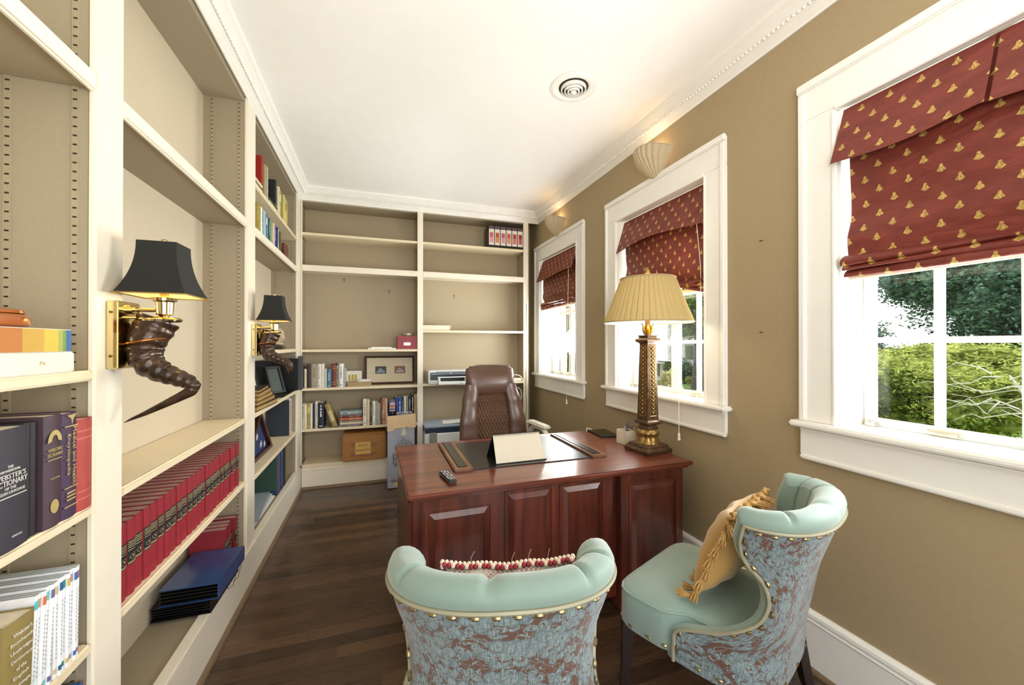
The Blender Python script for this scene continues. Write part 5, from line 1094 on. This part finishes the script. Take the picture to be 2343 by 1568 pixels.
# ================================================================ OUTSIDE
LG = mat('lawn_grass', '#6f8f3c', .9, var=.35, vs=3)
def gz(x): return -.8-(x-3)*.0795 if x < 42 else -3.9
struct('ground', (lambda b: (b.add([(2.25, -30, -.8), (3, -30, gz(3)), (3, 90, gz(3)), (2.25, 90, -.8), (42, -30, gz(42)), (42, 90, gz(42)), (140, -30, -3.9), (140, 140, -3.9)], [(0, 1, 2, 3), (1, 4, 5, 2), (4, 6, 7, 5)]), b)[1])(B()), LG)
struct('street', B().prism([(20.5, gz(20.5)+.01), (25, gz(25)+.01), (25, gz(25)+.03), (20.5, gz(20.5)+.03)], 1, -30, 80), mat('asphalt', '#8f9094', .9))
BARK = mat('tree_bark', '#4d443c', .9, var=.3, vs=10, bump=.4)
def foliage_mesh(blobs, n, size, seed, core=.72):
    rn = random.Random(seed); b = B(); tot = sum(q[3]*q[4]*q[5] for q in blobs)
    for q in blobs:
        if core:
            def cf(u, v, q=q):
                a, t_ = 2*PI*u, PI*v; k = core*(1+.16*math.sin(a*5+q[0]*3)*math.sin(t_*6)+.1*math.sin(a*9+t_*7)); return (q[0]+q[3]*k*math.cos(a)*math.sin(t_), q[1]+q[4]*k*math.sin(a)*math.sin(t_), q[2]-q[5]*k*math.cos(t_))
            b.grid(28, 16, cf, cu=True)
        m = int(n*q[3]*q[4]*q[5]/tot)
        for _ in range(m):
            d = Vector((rn.gauss(0, 1), rn.gauss(0, 1), rn.gauss(0, 1))).normalized()*(.70+.36*rn.random())
            cl = .12*math.sin(d.x*9+q[0])*math.sin(d.y*8+d.z*11); p = Vector((q[0]+d.x*q[3]*(1+cl), q[1]+d.y*q[4]*(1+cl), q[2]+d.z*q[5]*(1+cl)))
            a = Vector((rn.gauss(0, 1), rn.gauss(0, 1), rn.gauss(0, .5))).normalized(); c = a.cross(Vector((rn.gauss(0, .6), rn.gauss(0, .6), 1))).normalized(); s_ = size*rn.uniform(.6, 1.3)
            b.add([p-a*s_, p+c*s_*.45, p+a*s_, p-c*s_*.45], [(0, 1, 2, 3)])
    return b
def tree(name, label, base, th, tr, blobs, n, size, lm, seed, branches=()):
    r = thing(name, label, 'tree' if 'tree' in name or 'pine' in name or 'maple' in name or 'oak' in name else 'shrub', base)
    part('foliage', foliage_mesh(blobs, n, size, seed), lm, r)
    b = B().tube([base, (base[0]+.05, base[1]-.05, base[2]+th*.5), (base[0]-.05, base[1]+.1, base[2]+th)], [tr*1.35, tr, tr*.7], 10); b.tube
    for q in branches: b.tube([(base[0], base[1], base[2]+th*.8)]+[tuple(p) for p in q], [tr*.5]+[tr*.3]*(len(q)-1)+[tr*.08], 7)
    part('trunk', b, BARK, r, True); return r
LMAP = leaf_mat('maple_leaves', '#62702f', '#b5bd68', .45); LDRK = leaf_mat('dark_leaves', '#22362c', '#6d8b72', .3); LOAK = leaf_mat('oak_leaves', '#46603a', '#8fa56a', .45); LPAL = leaf_mat('pale_needles', '#b3ad78', '#e2dbb0', .4)
WH = Vector
tree('maple_tree', 'bright green spreading maple outside the window by the tufted chair', (12.3, 5.5, gz(12.3)), 1.1, .13, [(12.3, 6.3, .85, 1.6, 1.6, .5), (12.6, 4.9, .7, 1.7, 1.7, .5), (12.0, 6.9, .2, 1.2, 1.3, .5), (12.2, 4.6, .1, 1.3, 1.4, .5), (12.9, 5.6, 1.2, 1.0, 1.6, .35), (12.3, 5.9, -.35, 1.2, 1.4, .4)], 30000, .05, LMAP, 1, [[(12.3, 6.2, -.1), (12.3, 7, .5)], [(12.3, 4.9, -.1), (12.3, 4.0, .5)], [(12.5, 5.6, .2), (12.7, 5.5, 1.0)]])
b = B(); rn = random.Random(4)
for k in range(18):
    p = Vector((9.6, 2.9+.1*k % .9, .25+.045*k)); pts = [p]
    for j in range(5): p = p+Vector((rn.uniform(-.05, .08), rn.uniform(.05, .3)*(1 if k % 3 else -1), rn.uniform(-.14, .12))); pts.append(p)
    b.tube(pts, [.013, .01, .008, .006, .004, .002], 5)
b.tube([(9.6, 2.5, gz(9.6)), (9.6, 2.7, -.6), (9.65, 3.2, .4), (9.6, 3.5, 1.0)], [.05, .045, .03, .012], 6)
solo('bare_sapling', b, mat('pale_dead_wood', '#b5ada0', .9), 'pale leafless sapling with tangled twigs in front of the dark trees', 'tree')
tree('evergreen_tree', 'tall dark evergreen tree behind the bright maple', (24, 7.2, gz(24)), 6, .45, [(24, 7.2, 3.6, 3, 4.6, 2.6), (24.5, 3, 3, 3, 4, 3), (23.5, 10.8, 4.4, 2.4, 2.4, 1.3), (24, 6.5, .8, 3, 5.0, 2.0), (24.5, 2, 0, 2.6, 4, 2.2)], 80000, .1, LDRK, 2, [[(24, 10, 3.5), (23.5, 12.6, 4.6)]])
tree('evergreen_tree', 'smaller dark tree at the edge of the sky gap, beyond the maple', (27, 17.0, gz(27)), 4, .3, [(27, 16.2, 2.0, 1.8, 1.7, 1.3), (27, 16.6, .6, 2, 2.4, 1.3)], 9000, .12, LDRK, 3)
tree('oak_tree', 'big oak with thick trunk across the street, behind the desk lamp', (30, 31.0, gz(30)), 6.4, .72, [(30, 30, 6.4, 6, 5, 2.6), (29, 34, 5.2, 4, 3.6, 2.4), (31, 27, 5.4, 4, 3.4, 2.6), (33, 36, 4.6, 4, 4, 2.4), (32, 41, 4.8, 4, 5, 2.8), (31, 33, 3.2, 2.4, 5, 1.0)], 30000, .17, LOAK, 4, [[(29.5, 33, 4.6), (29, 35.5, 6)], [(30, 29, 4.8), (30, 27, 6.4)]])
tree('boxwood_shrub', 'round green shrub against the white house across the street', (36.5, 40.2, gz(36.5)), .6, .1, [(36.5, 40.2, -2.0, .9, .9, 1.5)], 900, .16, LDRK, 5)
tree('boxwood_shrub', 'low yellow-green shrub in front of the white house', (34.6, 36.0, gz(34.6)), .3, .1, [(34.6, 36.0, -2.7, .9, 2.0, .5)], 900, .16, LMAP, 6)
tree('boxwood_shrub', 'tall green shrub beside the porch of the white house', (36.6, 43.2, gz(36.6)), .6, .1, [(36.6, 43.2, -1.8, .8, .9, 1.7)], 900, .16, LOAK, 7)
tree('pine_sapling', 'pale feathery sapling on the lawn before the porch', (18, 21.3, gz(18)), 1.2, .04, [(18, 21.3, -.9, .55, .55, .8), (18, 21.3, -1.4, .8, .8, .4)], 900, .12, LPAL, 8)
tree('laurel_shrub', 'leafy green shrub outside the window by the end bookcase', (6.2, 11.6, gz(6.2)), .8, .08, [(6.2, 11.6, .6, 1.0, 1.1, 1.5), (6.3, 11.8, 2.2, .9, 1.1, 1.0)], 6000, .08, LOAK, 9)
WS = mat('white_siding', '#f1efe9', .8, var=.02)
HS = thing('white_house', 'white two-storey house with columned porch across the street', 'house', (40, 44, -3.7))
part('wall', B().box(40.5, 50, 36, 62, -4.0, 2.0), WS, HS)
part('porch_floor', B().box(37.9, 40.5, 42, 57, -3.9, -3.4).box(37.9, 40.5, 42, 57, -1.2, -1.0), WS, HS); part('roof', B().box(37.6, 50.4, 35.6, 62.4, 1.6, 2.1).prism([(37.4, 2.1), (50.6, 2.1), (44, 5.2)], 1, 35.4, 62.6), mat('grey_shingles', '#8b8780', .9), HS)
for k in range(5): part('column', B().lathe([(.26, -3.4), (.2, -3.2), (.18, 1.4), (.26, 1.6)], (38.2, 42.4+k*3.4), 12), WS, HS, True)
for k in range(4): part('porch_wall', B().box(40.4, 40.5, 43.2+k*3.4, 45.4+k*3.4, -3.3, -1.5).box(40.4, 40.5, 43.2+k*3.4, 45.4+k*3.4, -.6, 1.3), mat('olive_porch_door', '#6f7352', .7), HS)  # door panels on the porch wall in one olive tone
part('railing', B().box(37.95, 38.05, 42, 57, -.95, -.2), mat('dark_railing', '#4a4f50', .6), HS)
for y0 in (37.0, 39.6):
    for z0 in (-2.9, -.6): wd = part('window', B().box(40.42, 40.5, y0, y0+.9, z0, z0+1.5), mat('house_glass', '#5c666c', .2), HS); part('shutter', B().box(40.4, 40.5, y0-.5, y0-.05, z0, z0+1.5).box(40.4, 40.5, y0+.95, y0+1.4, z0, z0+1.5), mat('slate_shutter', '#596066', .7), wd)
HWg = thing('house_wing', 'white siding wing with dark shutter outside the window by the end bookcase', 'house wing', (2.7, 7.2, -.8))
part('siding', B().box(2.2, 3.48, 7.1, 12, -.9, 3.6), WS, HWg); part('shutter', B().bx(3.17, 3.38, 7.06, 7.1, .75, 2.6, .005), mat('dark_shutter', '#33383a', .6), HWg, 40); part('corner_board', B().box(3.42, 3.5, 7.05, 7.2, -.9, 3.6), TRIM, HWg)
